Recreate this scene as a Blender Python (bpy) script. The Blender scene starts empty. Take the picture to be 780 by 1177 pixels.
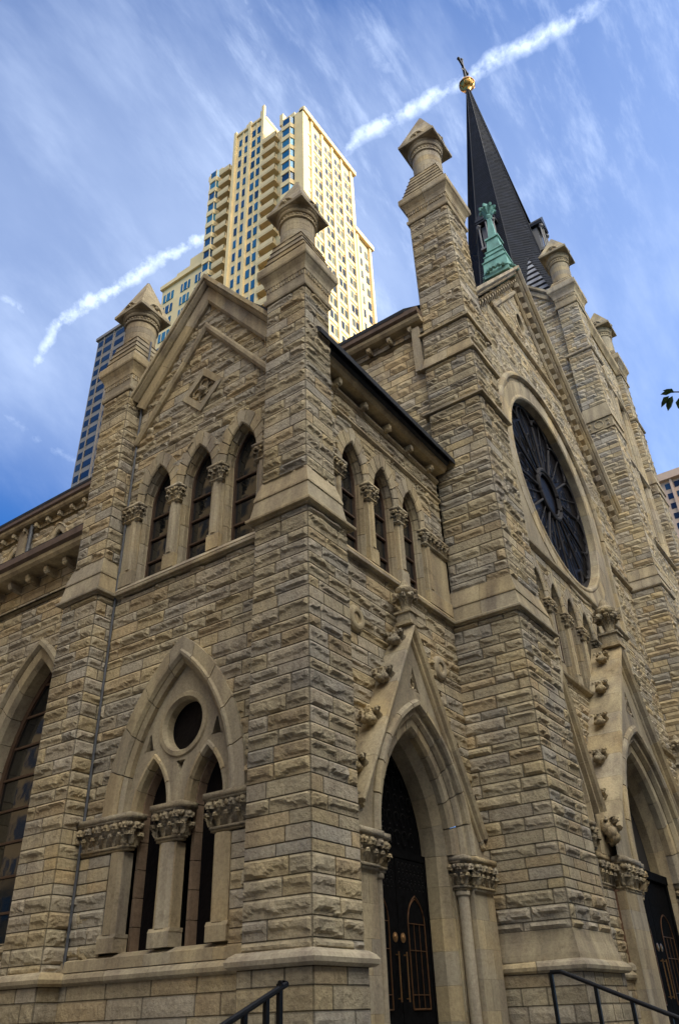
import bpy, math, random
import numpy as np
from mathutils import Vector, Matrix
random.seed(7)
rng = np.random.default_rng(11)
PI = math.pi
scene = bpy.context.scene
COL = scene.collection

# ------------------------------------------------------------------ materials
def mat(name):
    m = bpy.data.materials.new(name); m.use_nodes = True
    nt = m.node_tree; b = nt.nodes['Principled BSDF']
    return m, nt, b
def nd(nt, t, **kw):
    n = nt.nodes.new(t)
    for k, v in kw.items():
        if k in n.inputs: n.inputs[k].default_value = v
        else: setattr(n, k, v)
    return n
def noise(nt, scale, detail=4, rough=.55, vec=None):
    n = nd(nt, 'ShaderNodeTexNoise'); n.inputs['Scale'].default_value = scale
    n.inputs['Detail'].default_value = detail; n.inputs['Roughness'].default_value = rough
    if vec is not None: nt.links.new(vec, n.inputs['Vector'])
    return n.outputs[0]
def ramp(nt, src, pts):
    r = nd(nt, 'ShaderNodeValToRGB'); e = r.color_ramp.elements
    while len(e) < len(pts): e.new(.5)
    for el, (p, c) in zip(e, pts):
        el.position = p; el.color = (c if isinstance(c, tuple) else (c, c, c)) + (1,)
    nt.links.new(src, r.inputs[0]); return r.outputs[0]
def mul(nt, a, b, f=1.0):
    m = nd(nt, 'ShaderNodeMix', data_type='RGBA', blend_type='MULTIPLY'); m.inputs[0].default_value = f
    nt.links.new(a, m.inputs[6]); nt.links.new(b, m.inputs[7]); return m.outputs[2]
def stone_mat(name, fine=14, bump=.6, bdist=.03, rough=.9, streak=.35, spot=.5):
    m, nt, b = mat(name)
    at = nd(nt, 'ShaderNodeAttribute'); at.attribute_name = 'bc'
    tc = nd(nt, 'ShaderNodeTexCoord'); P = tc.outputs['Object']
    mp = nd(nt, 'ShaderNodeMapping'); mp.inputs['Scale'].default_value = (1.6, 1.6, .22); nt.links.new(P, mp.inputs[0])
    c = mul(nt, at.outputs['Color'], ramp(nt, noise(nt, 1.3, 5, .6, mp.outputs[0]), [(.3, (1-streak*.75, 1-streak*.8, 1-streak*.75)), (.62, (1.06, 1.04, 1.0))]))
    c = mul(nt, c, ramp(nt, noise(nt, .55, 4, .6, P), [(.3, (.76, .76, .75)), (.55, (1, 1, 1)), (.75, (1.12, 1.04, .88))]), .9)
    c = mul(nt, c, ramp(nt, noise(nt, fine, 6, .7, P), [(.3, (.6, .58, .56)), (.58, (1.08, 1.08, 1.06))]), spot)
    c = mul(nt, c, ramp(nt, noise(nt, 3.1, 5, .65, P), [(.27, (.45, .43, .42)), (.42, (1, 1, 1))]), spot)
    nt.links.new(c, b.inputs['Base Color'])
    b.inputs['Roughness'].default_value = rough; b.inputs['Specular IOR Level'].default_value = .25
    bp = nd(nt, 'ShaderNodeBump'); bp.inputs['Strength'].default_value = bump; bp.inputs['Distance'].default_value = bdist
    nt.links.new(noise(nt, fine, 7, .68, P), bp.inputs['Height']); nt.links.new(bp.outputs[0], b.inputs['Normal'])
    return m
def plain(name, col, rough=.6, metal=0, nscale=0, namp=.3, bump=0, spec=None, stretch=None):
    m, nt, b = mat(name)
    b.inputs['Roughness'].default_value = rough; b.inputs['Metallic'].default_value = metal
    if spec is not None: b.inputs['Specular IOR Level'].default_value = spec
    b.inputs['Base Color'].default_value = col + (1,)
    if nscale:
        tc = nd(nt, 'ShaderNodeTexCoord'); P = tc.outputs['Object']
        if stretch:
            mp = nd(nt, 'ShaderNodeMapping'); mp.inputs['Scale'].default_value = stretch; nt.links.new(P, mp.inputs[0]); P = mp.outputs[0]
        rgb = nd(nt, 'ShaderNodeRGB'); rgb.outputs[0].default_value = col + (1,)
        n = noise(nt, nscale, 5, .6, P)
        c = mul(nt, rgb.outputs[0], ramp(nt, n, [(.3, 1-namp), (.7, 1+namp*.6)]))
        nt.links.new(c, b.inputs['Base Color'])
        if bump:
            bp = nd(nt, 'ShaderNodeBump'); bp.inputs['Strength'].default_value = bump; bp.inputs['Distance'].default_value = .02
            nt.links.new(n, bp.inputs['Height']); nt.links.new(bp.outputs[0], b.inputs['Normal'])
    return m
M = {}
M['rock'] = stone_mat('rock_faced_limestone', 13, .9, .05, spot=.62)
M['far'] = stone_mat('rock_faced_limestone_upper', 7, .8, .05)
M['dressed'] = stone_mat('dressed_limestone', 18, .5, .02, .85, .62, .6)
M['carved'] = stone_mat('carved_limestone', 24, .9, .03, .9, .65, .85)
M['browngutter'] = plain('brown_gutter_metal', (.16, .11, .075), .5, .2, 3, .3)
M['gutter'] = plain('dark_gutter_metal', (.014, .014, .017), .5, .2, 3, .3)
M['slate'] = None
M['copper'] = plain('verdigris_copper', (.19, .40, .33), .75, 0, 2.2, .45, .2, stretch=(1, 1, .5))
M['gold'] = plain('gilded_metal', (.36, .19, .05), .38, 1.0, 4, .25)
M['iron'] = plain('black_iron', (.012, .012, .013), .45, .6, 8, .3)
M['brass'] = plain('aged_brass', (.12, .055, .02), .5, .5, 10, .3)
M['wood'] = plain('brown_timber', (.075, .042, .024), .6, 0, 6, .35, .2, stretch=(4, 4, .5))
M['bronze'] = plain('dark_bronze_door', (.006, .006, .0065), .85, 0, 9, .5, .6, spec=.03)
M['vestibule'] = plain('dark_vestibule', (.02, .017, .015), .8)
M['downpipe'] = plain('lead_downpipe', (.10, .105, .115), .6, .3, 5, .3)
def slate_mat():
    m, nt, b = mat('spire_slate')
    tc = nd(nt, 'ShaderNodeTexCoord')
    at = nd(nt, 'ShaderNodeAttribute'); at.attribute_name = 'bc'
    c = mul(nt, at.outputs['Color'], ramp(nt, noise(nt, 1.6, 6, .7, tc.outputs['Object']), [(.3, .6), (.7, 1.35)]))
    nt.links.new(c, b.inputs['Base Color']); b.inputs['Roughness'].default_value = .75; b.inputs['Specular IOR Level'].default_value = .15
    return m
M['slate'] = slate_mat()
def glass_mat(name, col, rough=.06, wav=1.2, amp=.05, spec=.6):
    m, nt, b = mat(name)
    b.inputs['Base Color'].default_value = col + (1,); b.inputs['Roughness'].default_value = rough
    b.inputs['IOR'].default_value = 1.55; b.inputs['Specular IOR Level'].default_value = spec
    tc = nd(nt, 'ShaderNodeTexCoord')
    bp = nd(nt, 'ShaderNodeBump'); bp.inputs['Strength'].default_value = amp; bp.inputs['Distance'].default_value = .1
    nt.links.new(noise(nt, wav, 3, .5, tc.outputs['Object']), bp.inputs['Height']); nt.links.new(bp.outputs[0], b.inputs['Normal'])
    return m
M['glass'] = glass_mat('protective_window_glass', (.008, .009, .010), .04, .8, .06, .8)
M['leaded'] = glass_mat('dark_leaded_glass', (.006, .005, .006), .45, 5, .3, .08)
M['rosetrac'] = plain('dark_rose_tracery', (.014, .011, .012), .85, 0, 5, .4)
def tint_mat(name, rough=.1, spec=.8, metal=0.0):
    m, nt, b = mat(name)
    at = nd(nt, 'ShaderNodeAttribute'); at.attribute_name = 'bc'
    nt.links.new(at.outputs['Color'], b.inputs['Base Color'])
    b.inputs['Roughness'].default_value = rough; b.inputs['Specular IOR Level'].default_value = spec; b.inputs['Metallic'].default_value = metal
    return m
M['towerglass'] = tint_mat('tower_window_glass', .12, .8, .35)
M['concrete'] = plain('cream_precast_concrete', (.74, .55, .265), .8, 0, .25, .12)
M['balcony'] = plain('balcony_concrete', (.62, .46, .23), .85, 0, .4, .15)
M['darkconc'] = plain('brown_concrete', (.21, .17, .135), .8, 0, .3, .15)
M['peach'] = plain('peach_concrete', (.52, .36, .25), .8, 0, .2, .1)
M['officebrick'] = plain('tan_office_masonry', (.42, .36, .27), .85, 0, .3, .2)
M['greybrick'] = plain('grey_brown_masonry', (.22, .20, .18), .85, 0, .3, .2)
M['goldstone'] = plain('buff_stone', (.30, .22, .12), .85, 0, .3, .15)
M['asphalt'] = plain('asphalt', (.05, .05, .052), .9, 0, 6, .3, .3)
M['paving'] = plain('concrete_paving', (.16, .155, .145), .9, 0, 3, .2, .2)
M['bark'] = plain('tree_bark', (.09, .07, .05), .95, 0, 8, .4, .6, stretch=(3, 3, .6))
M['leaf'] = plain('leaf_green', (.05, .10, .02), .5, 0, 3, .4)
M['white'] = plain('road_paint', (.7, .7, .68), .8)

# ------------------------------------------------------------------ mesh builder
ROCKC = np.array((1.12, 1.11, 1.10))*np.array([(.43, .37, .255), (.46, .39, .26), (.42, .365, .27), (.39, .355, .285), (.47, .385, .235), (.44, .39, .30), (.45, .36, .225), (.44, .38, .26)])
DRC = np.array((1.03, 1.02, .97))*np.array([(.47, .40, .28), (.48, .405, .275), (.44, .385, .285), (.49, .40, .255), (.46, .405, .31)])
def rc(n=1, k=1.0):
    return (ROCKC[rng.integers(0, len(ROCKC), n)] * rng.uniform(.86, 1.1, (n, 1)) * k)
def dc(n=1, k=1.0):
    return (DRC[rng.integers(0, len(DRC), n)] * rng.uniform(.86, 1.08, (n, 1)) * k)
class MB:
    def __init__(s): s.v = []; s.n = 0; s.groups = []
    def add(s, V, faces, col=None):
        V = np.asarray(V, float).reshape(-1, 3)
        F = np.asarray(faces, int)
        if F.ndim == 1: F = F.reshape(1, -1)
        if col is None: col = dc()[0]
        col = np.asarray(col, float)
        if col.ndim == 1: col = np.tile(col, (len(F), 1))
        s.groups.append((F + s.n, col)); s.v.append(V); s.n += len(V)
    def addf(s, V, faces, col=None):      # mixed ngons
        V = np.asarray(V, float).reshape(-1, 3)
        if col is None: col = dc()[0]
        base = s.n; s.v.append(V); s.n += len(V)
        by = {}
        for f in faces: by.setdefault(len(f), []).append(f)
        for k, L in by.items():
            F = np.array(L, int) + base; s.groups.append((F, np.tile(np.asarray(col, float), (len(F), 1))))
    def box(s, x0, x1, y0, y1, z0, z1, col=None):
        V = [(x, y, z) for z in (z0, z1) for y in (y0, y1) for x in (x0, x1)]
        s.add(V, [(0, 2, 3, 1), (4, 5, 7, 6), (0, 1, 5, 4), (1, 3, 7, 5), (3, 2, 6, 7), (2, 0, 4, 6)], col)
    def fbox(s, F, u0, u1, z0, z1, n0, n1, col=None):
        V = [F.p(u, z, n) for z in (z0, z1) for n in (n0, n1) for u in (u0, u1)]
        s.add(V, [(0, 2, 3, 1), (4, 5, 7, 6), (0, 1, 5, 4), (1, 3, 7, 5), (3, 2, 6, 7), (2, 0, 4, 6)], col)
    def frust(s, r0, z0, r1, z1, col=None):   # rect (x0,x1,y0,y1) at two heights
        V = [(r0[0], r0[2], z0), (r0[1], r0[2], z0), (r0[1], r0[3], z0), (r0[0], r0[3], z0),
             (r1[0], r1[2], z1), (r1[1], r1[2], z1), (r1[1], r1[3], z1), (r1[0], r1[3], z1)]
        s.add(V, [(3, 2, 1, 0), (4, 5, 6, 7), (0, 1, 5, 4), (1, 2, 6, 5), (2, 3, 7, 6), (3, 0, 4, 7)], col)
    def prism(s, prof, A, B, p0, p1, col=None):   # polygon (a,b) swept p0->p1
        A = np.array(A, float); B = np.array(B, float); k = len(prof)
        V = [np.array(p0) + A*a + B*b for a, b in prof] + [np.array(p1) + A*a + B*b for a, b in prof]
        f = [(i, (i+1) % k, (i+1) % k + k, i + k) for i in range(k)] + [tuple(range(k))[::-1], tuple(range(k, 2*k))]
        s.addf(V, f, col)
    def poly(s, pts, thick_vec, col=None):
        k = len(pts); t = np.array(thick_vec, float)
        V = [np.array(p, float) for p in pts] + [np.array(p, float) + t for p in pts]
        f = [(i, (i+1) % k, (i+1) % k + k, i + k) for i in range(k)] + [tuple(range(k))[::-1], tuple(range(k, 2*k))]
        s.addf(V, f, col)
    def lathe(s, c, prof, seg=20, col=None, axis=None, a0=0):
        c = np.array(c, float)
        if axis is None: X, Y, Z = np.eye(3)
        else:
            Z = np.array(axis, float); Z /= np.linalg.norm(Z); X = np.cross(Z, (0, 0, 1) if abs(Z[2]) < .9 else (1, 0, 0)); X /= np.linalg.norm(X); Y = np.cross(Z, X)
        V = []
        for r, z in prof:
            for i in range(seg):
                a = a0 + 2*PI*i/seg; V.append(c + X*r*math.cos(a) + Y*r*math.sin(a) + Z*z)
        f = [(j*seg+i, j*seg+(i+1) % seg, (j+1)*seg+(i+1) % seg, (j+1)*seg+i) for j in range(len(prof)-1) for i in range(seg)]
        f += [tuple(range(seg))[::-1], tuple(range((len(prof)-1)*seg, len(prof)*seg))]
        s.addf(V, f, col)
    def tube(s, pts, r, seg=8, col=None, closed=False):
        pts = [np.array(p, float) for p in pts]; n = len(pts); V = []
        for i, p in enumerate(pts):
            if closed: t = pts[(i+1) % n] - pts[i-1]
            else: t = pts[min(i+1, n-1)] - pts[max(i-1, 0)]
            t /= np.linalg.norm(t) + 1e-9
            X = np.cross(t, (0, 0, 1) if abs(t[2]) < .95 else (0, 1, 0)); X /= np.linalg.norm(X); Y = np.cross(t, X)
            rr = r[i] if isinstance(r, (list, tuple, np.ndarray)) else r
            for k in range(seg): a = 2*PI*k/seg; V.append(p + X*rr*math.cos(a) + Y*rr*math.sin(a))
        m = n if closed else n-1
        f = [(j*seg+k, j*seg+(k+1) % seg, ((j+1) % n)*seg+(k+1) % seg, ((j+1) % n)*seg+k) for j in range(m) for k in range(seg)]
        if not closed: f += [tuple(range(seg))[::-1], tuple(range((n-1)*seg, n*seg))]
        s.addf(V, f, col)
    def blob(s, c, r, seed=0, sc=(1, 1, 1), amp=.3, nu=9, nv=6, col=None):
        R = np.random.default_rng(seed); ph = R.uniform(0, 6.28, 6)
        V = []
        for j in range(nv+1):
            th = PI*j/nv
            for i in range(nu):
                a = 2*PI*i/nu
                d = np.array([math.sin(th)*math.cos(a), math.sin(th)*math.sin(a), math.cos(th)])
                k = 1 + amp*(math.sin(3.1*a+ph[0])*math.sin(2.7*th+ph[1])*.6 + math.sin(5*a+ph[2]+3*th)*.4)
                V.append(np.array(c) + d*np.array(sc)*r*k)
        f = [(j*nu+i, j*nu+(i+1) % nu, (j+1)*nu+(i+1) % nu, (j+1)*nu+i) for j in range(nv) for i in range(nu)]
        s.addf(V, f, col)
    def build(s, name, material, parent=None, smooth=False, label=None, kind=None):
        me = bpy.data.meshes.new(name)
        V = np.concatenate(s.v) if s.v else np.zeros((0, 3))
        nl = sum(g[0].size for g in s.groups); nf = sum(len(g[0]) for g in s.groups)
        me.vertices.add(len(V)); me.vertices.foreach_set('co', V.astype(np.float32).ravel())
        me.loops.add(nl); me.loops.foreach_set('vertex_index', np.concatenate([g[0].ravel() for g in s.groups]).astype(np.int32))
        tot = np.concatenate([np.full(len(g[0]), g[0].shape[1]) for g in s.groups]).astype(np.int32)
        st = np.concatenate([[0], np.cumsum(tot)[:-1]]).astype(np.int32)
        me.polygons.add(nf); me.polygons.foreach_set('loop_start', st); me.polygons.foreach_set('loop_total', tot)
        me.update(calc_edges=True)
        at = me.attributes.new('bc', 'FLOAT_COLOR', 'FACE')
        C = np.concatenate([g[1] for g in s.groups]); C = np.hstack([C, np.ones((nf, 1))])
        at.data.foreach_set('color', C.astype(np.float32).ravel())
        me.validate()
        me.polygons.foreach_set('use_smooth', np.full(len(me.polygons), bool(smooth)))
        if material: me.materials.append(material)
        o = bpy.data.objects.new(name, me); COL.objects.link(o)
        if parent is not None: o.parent = parent
        if label: o['label'] = label
        if kind: o['kind'] = kind
        return o
class Fr:
    def __init__(s, O, U, N): s.O = np.array(O, float); s.U = np.array(U, float); s.N = np.array(N, float)
    def p(s, u, z, n=0.0): return s.O + s.U*u + s.N*n + np.array((0, 0, 1.0))*z
    def P(s, u, z, n):
        u = np.asarray(u, float)[..., None]; z = np.asarray(z, float)[..., None]; n = np.asarray(n, float)[..., None]
        return s.O + s.U*u + s.N*n + np.array((0, 0, 1.0))*z
def thing(name, label, cat, loc=(0, 0, 0), group=None):
    o = bpy.data.objects.new(name, None); COL.objects.link(o); o.location = loc; o.empty_display_size = .3
    o['label'] = label; o['category'] = cat
    if group: o['group'] = group
    return o
def empty(name, parent):
    o = bpy.data.objects.new(name, None); COL.objects.link(o); o.parent = parent; o.empty_display_size = .2; return o

# ------------------------------------------------------------------ value noise
_perm = np.random.default_rng(3).random(65536)
def vn(x, y, s=0):
    xi = np.floor(x).astype(np.int64); yi = np.floor(y).astype(np.int64); fx = x-xi; fy = y-yi
    fx = fx*fx*(3-2*fx); fy = fy*fy*(3-2*fy)
    h = lambda a, b: _perm[((a*73856093) ^ (b*19349663) ^ (int(s)*83492791)) & 65535]
    return (h(xi, yi)*(1-fx)+h(xi+1, yi)*fx)*(1-fy) + (h(xi, yi+1)*(1-fx)+h(xi+1, yi+1)*fx)*fy
def sst(x): x = np.clip(x, 0, 1); return x*x*(3-2*x)

# ------------------------------------------------------------------ coursed rock-faced ashlar
COURSES = []
_r = random.Random(5); _z = -2.2
_near = [4.83, 4.51, 4.22, 3.94, 3.69, 3.43, 3.16, 2.90, 2.665, 2.46, 2.23, 2.05]
while _z < .7: COURSES.append([_z, _z+.29, False]); _z += .29
_z0 = COURSES[-1][1]
_up = list(np.linspace(_z0, 2.05, 6)) + _near[::-1][1:]
for a, b in zip(_up[:-1], _up[1:]): COURSES.append([a, b, _r.random() < .1])
_z = 4.83
while _z < 46:
    h = _r.choice([.20, .24, .27, .29, .31, .33]); COURSES.append([_z, _z+h, _r.random() < .07]); _z += h
for i, c in enumerate(COURSES):
    if abs(c[0]-2.90) < .02 or abs(c[0]-2.46) < .02 or abs(c[0]-2.05) < .02: c[2] = True
def rock(mb, F, u0, u1, z0, z1, res=.08, amp=.05, mask=None, seed=0, n0=0.0, cscale=1.0, smoothp=.03, lo=.42, hi=1.15, kcol=1.0, big=1.0):
    R = np.random.default_rng(seed+17)
    for ci, (ca, cb, csm) in enumerate(COURSES):
        a = max(ca, z0); b = min(cb, z1)
        if b-a < .03: continue
        h = b-a
        u = u0
        first = True
        while u < u1-1e-4:
            L = R.uniform(lo, hi)*big
            if first: L *= R.uniform(.5, 1)
            first = False
            if u1-(u+L) < .22*big: L = u1-u
            ub = u+L
            sm = csm or R.random() < smoothp
            j = .013 if res < .06 else .018
            nu = max(2, int(round((L-2*j)/res))); nz = max(2, int(round((h-2*j)/(res*.85))))
            U = np.concatenate([[u], np.linspace(u+j, ub-j, nu+1), [ub]])
            Z = np.concatenate([[a], np.linspace(a+j, b-j, nz+1), [b]])
            UU, ZZ = np.meshgrid(U, Z)
            uu = (UU-u)/L; t = (ZZ-a)/h
            eu = np.minimum(UU-u, ub-UU); ez = np.minimum(ZZ-a, b-ZZ)
            env = sst((eu-j*.6)/.045)*sst((ez-j*.4)/.032)
            s1, s2 = R.integers(0, 9999, 2)
            if sm:
                H = .010 + env*.006*(vn(UU*6, ZZ*6, s1))
            else:
                n1 = vn(UU*3.0, ZZ*4.2, s1); n2 = vn(UU*8, ZZ*9.5, s2); n3 = vn(UU*18, ZZ*20, s1+5)
                tilt = R.uniform(-.5, .5)
                edge = R.uniform(.05, .42)+.42*(vn(UU*3.1, ZZ*0+1.3, s2+9)-.3)+.16*(n3-.5)+tilt*(uu-.5)*.5
                k = sst((t-edge)/.13)
                n4 = np.abs(vn(UU*9+ZZ*4, ZZ*14, s1+31)-.5)*2
                body = .66+.60*(n1-.4)+.34*(n2-.5)+.16*(n3-.5)-.14*(1-n4)**3
                body = body*(.02+.98*k)
                H = .006 + env*amp*1.0*np.clip(body, -.15, 1.4)*R.uniform(.65, 1.35)
            H[0, :] = -.006; H[-1, :] = -.006; H[:, 0] = -.006; H[:, -1] = -.006
            ny, nx = UU.shape
            idx = np.arange(ny*nx).reshape(ny, nx)
            q = np.stack([idx[:-1, :-1], idx[:-1, 1:], idx[1:, 1:], idx[1:, :-1]], -1).reshape(-1, 4)
            if mask is not None:
                cu = (UU[:-1, :-1]+UU[1:, 1:]).ravel()/2; cz = (ZZ[:-1, :-1]+ZZ[1:, 1:]).ravel()/2
                kp = mask(cu, cz)
                if not kp.any(): u = ub; continue
                q = q[kp]
            else: kp = None
            V = F.P(UU, ZZ, H+n0).reshape(-1, 3)
            col = rc(1, cscale*kcol)[0]*(1.08 if sm else 1)
            cols = np.tile(col, (ny-1, nx-1, 1)); cols[0] *= .5; cols[-1] *= .5; cols[:, 0] *= .5; cols[:, -1] *= .5
            cols = cols.reshape(-1, 3)
            if kp is not None: cols = cols[kp]
            mb.add(V, q, cols)
            u = ub
def rect_rock(mb, x0, x1, y0, y1, z0, z1, sides='-x-y', res=.08, amp=.05, seed=0, **kw):
    if '-x' in sides: rock(mb, Fr((x0, y0, 0), (0, 1, 0), (-1, 0, 0)), 0, y1-y0, z0, z1, res, amp, seed=seed+1, **kw)
    if '-y' in sides: rock(mb, Fr((x0, y0, 0), (1, 0, 0), (0, -1, 0)), 0, x1-x0, z0, z1, res, amp, seed=seed+2, **kw)
    if '+x' in sides: rock(mb, Fr((x1, y0, 0), (0, 1, 0), (1, 0, 0)), 0, y1-y0, z0, z1, max(res, .1), amp, seed=seed+3, **kw)
    if '+y' in sides: rock(mb, Fr((x0, y1, 0), (1, 0, 0), (0, 1, 0)), 0, x1-x0, z0, z1, max(res, .1), amp, seed=seed+4, **kw)
# moulding along a plan path; outward = right-hand side; profile [(o,z)] closed polygon
def band(mb, path, prof, closed=False, col=None, seglen=None):
    P = [np.array(p, float) for p in path]; n = len(P); off = []
    for i in range(n):
        def nrm(a, b): d = b-a; d = d/np.linalg.norm(d); return np.array((d[1], -d[0]))
        if closed: n1 = nrm(P[i-1], P[i]); n2 = nrm(P[i], P[(i+1) % n])
        else:
            n1 = nrm(P[i-1], P[i]) if i > 0 else nrm(P[0], P[1]); n2 = nrm(P[i], P[i+1]) if i < n-1 else n1
        m = n1+n2; m = m/(np.dot(m, n1)); off.append(m)
    k = len(prof); V = []
    for p, m in zip(P, off):
        for o, z in prof: q = p+m*o; V.append((q[0], q[1], z))
    mm = n if closed else n-1
    rngs = []
    for i in range(mm):
        j = (i+1) % n
        A = np.array(V[i*k:(i+1)*k]); B = np.array(V[j*k:(j+1)*k])
        L = np.linalg.norm(P[j]-P[i]); ns = max(1, int(round(L/(seglen or 1.0))))
        for q in range(ns):
            a = A+(B-A)*q/ns; b = A+(B-A)*(q+1)/ns
            if q > 0: a = a+(B-A)*(.004/L)
            if q < ns-1: b = b-(B-A)*(.007/L)
            f = [(s, (s+1) % k, (s+1) % k+k, s+k) for s in range(k)] + [tuple(range(k))[::-1], tuple(range(k, 2*k))]
            mb.addf(np.vstack([a, b]), f, dc()[0] if col is None else col)
def rectpath(x0, x1, y0, y1): return [(x0, y1), (x0, y0), (x1, y0), (x1, y1)]
# pointed arch
def archpts(uc, zs, half, rise, d, t):
    R = (half*half+rise*rise)/(2*half); c = uc-half+R; r = R+d
    t = np.asarray(t, float)
    ae = math.acos(max(-1, min(1, (uc-c)/r)))
    L = t <= .5
    a = PI+(ae-PI)*np.where(L, t*2, (1-t)*2)
    x = c+r*np.cos(a); z = zs+r*np.sin(a)
    x = np.where(L, x, 2*uc-x)
    return x, z
def arch_ring(mb, F, uc, zs, half, rise, prof, nv=9, ns=3, gap=.013, zbase=None, legh=.5, col=None, kcol=1.0, clamp=None, t0=0, t1=1):
    k = len(prof); A = np.linspace(t0, t1, nv+1)
    R = (half*half+rise*rise)/(2*half)
    def seg(us, zs_, c):   # us,zs_: list over stations of arrays k
        V = []
        for U, Z in zip(us, zs_):
            if clamp: U = np.clip(U, clamp[0], clamp[1])
            for i in range(k): V.append(F.p(U[i], Z[i], prof[i][1]))
        n = len(us)
        f = [(j*k+i, j*k+(i+1) % k, (j+1)*k+(i+1) % k, (j+1)*k+i) for j in range(n-1) for i in range(k)] + [tuple(range(k))[::-1], tuple(range((n-1)*k, n*k))]
        mb.addf(V, f, c)
    arcL = R*1.2
    g = gap/(2*arcL)
    for v in range(nv):
        a, b = A[v]+g, A[v+1]-g
        if a < .5 < b and nv % 2: T = np.concatenate([np.linspace(a, .5, ns+1), np.linspace(.5, b, ns+1)[1:]])
        else: T = np.linspace(a, b, ns+1)
        us = []; zz = []
        cols_ = [archpts(uc, zs, half, rise, d, T) for d, _ in prof]
        for j in range(len(T)):
            us.append(np.array([c[0][j] for c in cols_])); zz.append(np.array([c[1][j] for c in cols_]))
        seg(us, zz, (dc(1, kcol)[0] if col is None else col))
    if zbase is not None:
        nl = max(1, int(round((zs-zbase)/legh)))
        for sgn in (-1, 1):
            for q in range(nl):
                za = zbase+(zs-zbase)*q/nl+gap/2; zb = zbase+(zs-zbase)*(q+1)/nl-gap/2
                U = np.array([uc+sgn*(half+d) for d, _ in prof])
                seg([U, U], [np.full(k, za), np.full(k, zb)], (dc(1, kcol)[0] if col is None else col))
def arch_fill(mb, F, uc, zs, half, rise, zb, n, thick=.03, col=None, N=16):
    x, z = archpts(uc, zs, half, rise, 0, np.linspace(0, 1, 2*N+1))
    pts = [F.p(uc-half, zb, n)] + [F.p(a, b, n) for a, b in zip(x, z)] + [F.p(uc+half, zb, n)]
    mb.poly(pts, -F.N*thick, col)
def in_arch(u, z, uc, zs, half, rise, zb, d=0):
    R = (half*half+rise*rise)/(2*half); r = R+d
    uu = np.abs(u-uc); c = -half+R           # right side mirrored centre at uc-c
    ins = ((uu+c)**2+(z-zs)**2 <= r*r) & (z > zs)
    leg = (uu <= half+d) & (z <= zs) & (z >= zb)
    return ins | leg
# carved foliage
def leafy(mb, base, up, out, side, h, w, curl, seed):
    R = random.Random(seed); V = []; nu, nv = 6, 7
    base = np.array(base, float); up = np.array(up, float); out = np.array(out, float); side = np.array(side, float)
    for j in range(nv+1):
        s = j/nv
        if s < .7: zz = s/.7*.92; oo = curl*(s/.7)**2*.75
        else: q = (s-.7)/.3; zz = .92+.08*math.sin(q*PI)-.28*q*q; oo = curl*(.75+.25*math.sin(q*PI/2)+.25*q)
        ww = w*(.55+.45*math.sin(min(1, s*1.15)*PI))*(1+.34*math.sin(s*19))
        for i in range(nu+1):
            t = -1+2*i/nu
            V.append(base+up*h*zz+side*w*0+side*ww*.5*t+out*(oo-.14*h*t*t+.05*h*math.cos(t*10)*(.4+s)))
    f = [(j*(nu+1)+i, j*(nu+1)+i+1, (j+1)*(nu+1)+i+1, (j+1)*(nu+1)+i) for j in range(nv) for i in range(nu)]
    c = dc(1, .95)[0]
    mb.add(V, f, c)
    tip = base+up*h*.78+out*curl*1.08
    mb.blob(tip, h*.11, seed, (1, 1, .7), .5, col=c)
def cap_block(mb, x0, x1, y0, y1, z0, z1, sides='-x-y', seed=0, shrink=.09, k=1.0):
    h = z1-z0; ab = .16*h
    mb.box(x0-.03, x1+.03, y0-.03, y1+.03, z1-ab, z1, dc(1, k)[0])
    mb.frust((x0+.02, x1-.02, y0+.02, y1-.02), z1-ab*1.5, (x0-.01, x1+.01, y0-.01, y1+.01), z1-ab-.001, dc(1, k)[0])
    mb.frust((x0+shrink, x1-shrink, y0+shrink, y1-shrink), z0+.14*h, (x0+.02, x1-.02, y0+.02, y1-.02), z1-ab*1.5-.001, dc(1, k*.9)[0])
    mb.box(x0+shrink-.035, x1-shrink+.035, y0+shrink-.035, y1-shrink+.035, z0+.07*h, z0+.14*h, dc(1, k)[0])
    mb.box(x0+shrink-.015, x1-shrink+.015, y0+shrink-.015, y1-shrink+.015, z0, z0+.07*h-.002, dc(1, k)[0])
    for sd in ('-x', '-y', '+x', '+y'):
        if sd not in sides: continue
        if sd == '-x': o = (-1, 0, 0); s = (0, 1, 0); L = y1-y0; b0 = np.array((x0+shrink, y0, 0))
        if sd == '+x': o = (1, 0, 0); s = (0, 1, 0); L = y1-y0; b0 = np.array((x1-shrink, y0, 0))
        if sd == '-y': o = (0, -1, 0); s = (1, 0, 0); L = x1-x0; b0 = np.array((x0, y0+shrink, 0))
        if sd == '+y': o = (0, 1, 0); s = (1, 0, 0); L = x1-x0; b0 = np.array((x0, y1-shrink, 0))
        n = max(1, int(round(L/(h*.42)))); s_ = np.array(s, float)
        for i in range(n):
            p = b0+s_*L*(i+.5)/n; p[2] = z0+.15*h
            leafy(mb, p, (0, 0, 1), o, s, h*.66, L/n*.98, h*.2, seed+i*7)
        for i in range(n+1):
            q = min(max(L*i/n, .05), L-.05)
            p = b0+s_*q+np.array(o)*h*.03; p[2] = z0+.15*h
            leafy(mb, p, (0, 0, 1), o, s, h*.36, L/n*.72, h*.15, seed+i*5+2)
            p = b0+s_*q+np.array(o)*h*.14; p[2] = z0+.68*h
            mb.blob(p, h*.075, seed+i, (1, 1, 1), .5, 8, 5)
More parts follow.
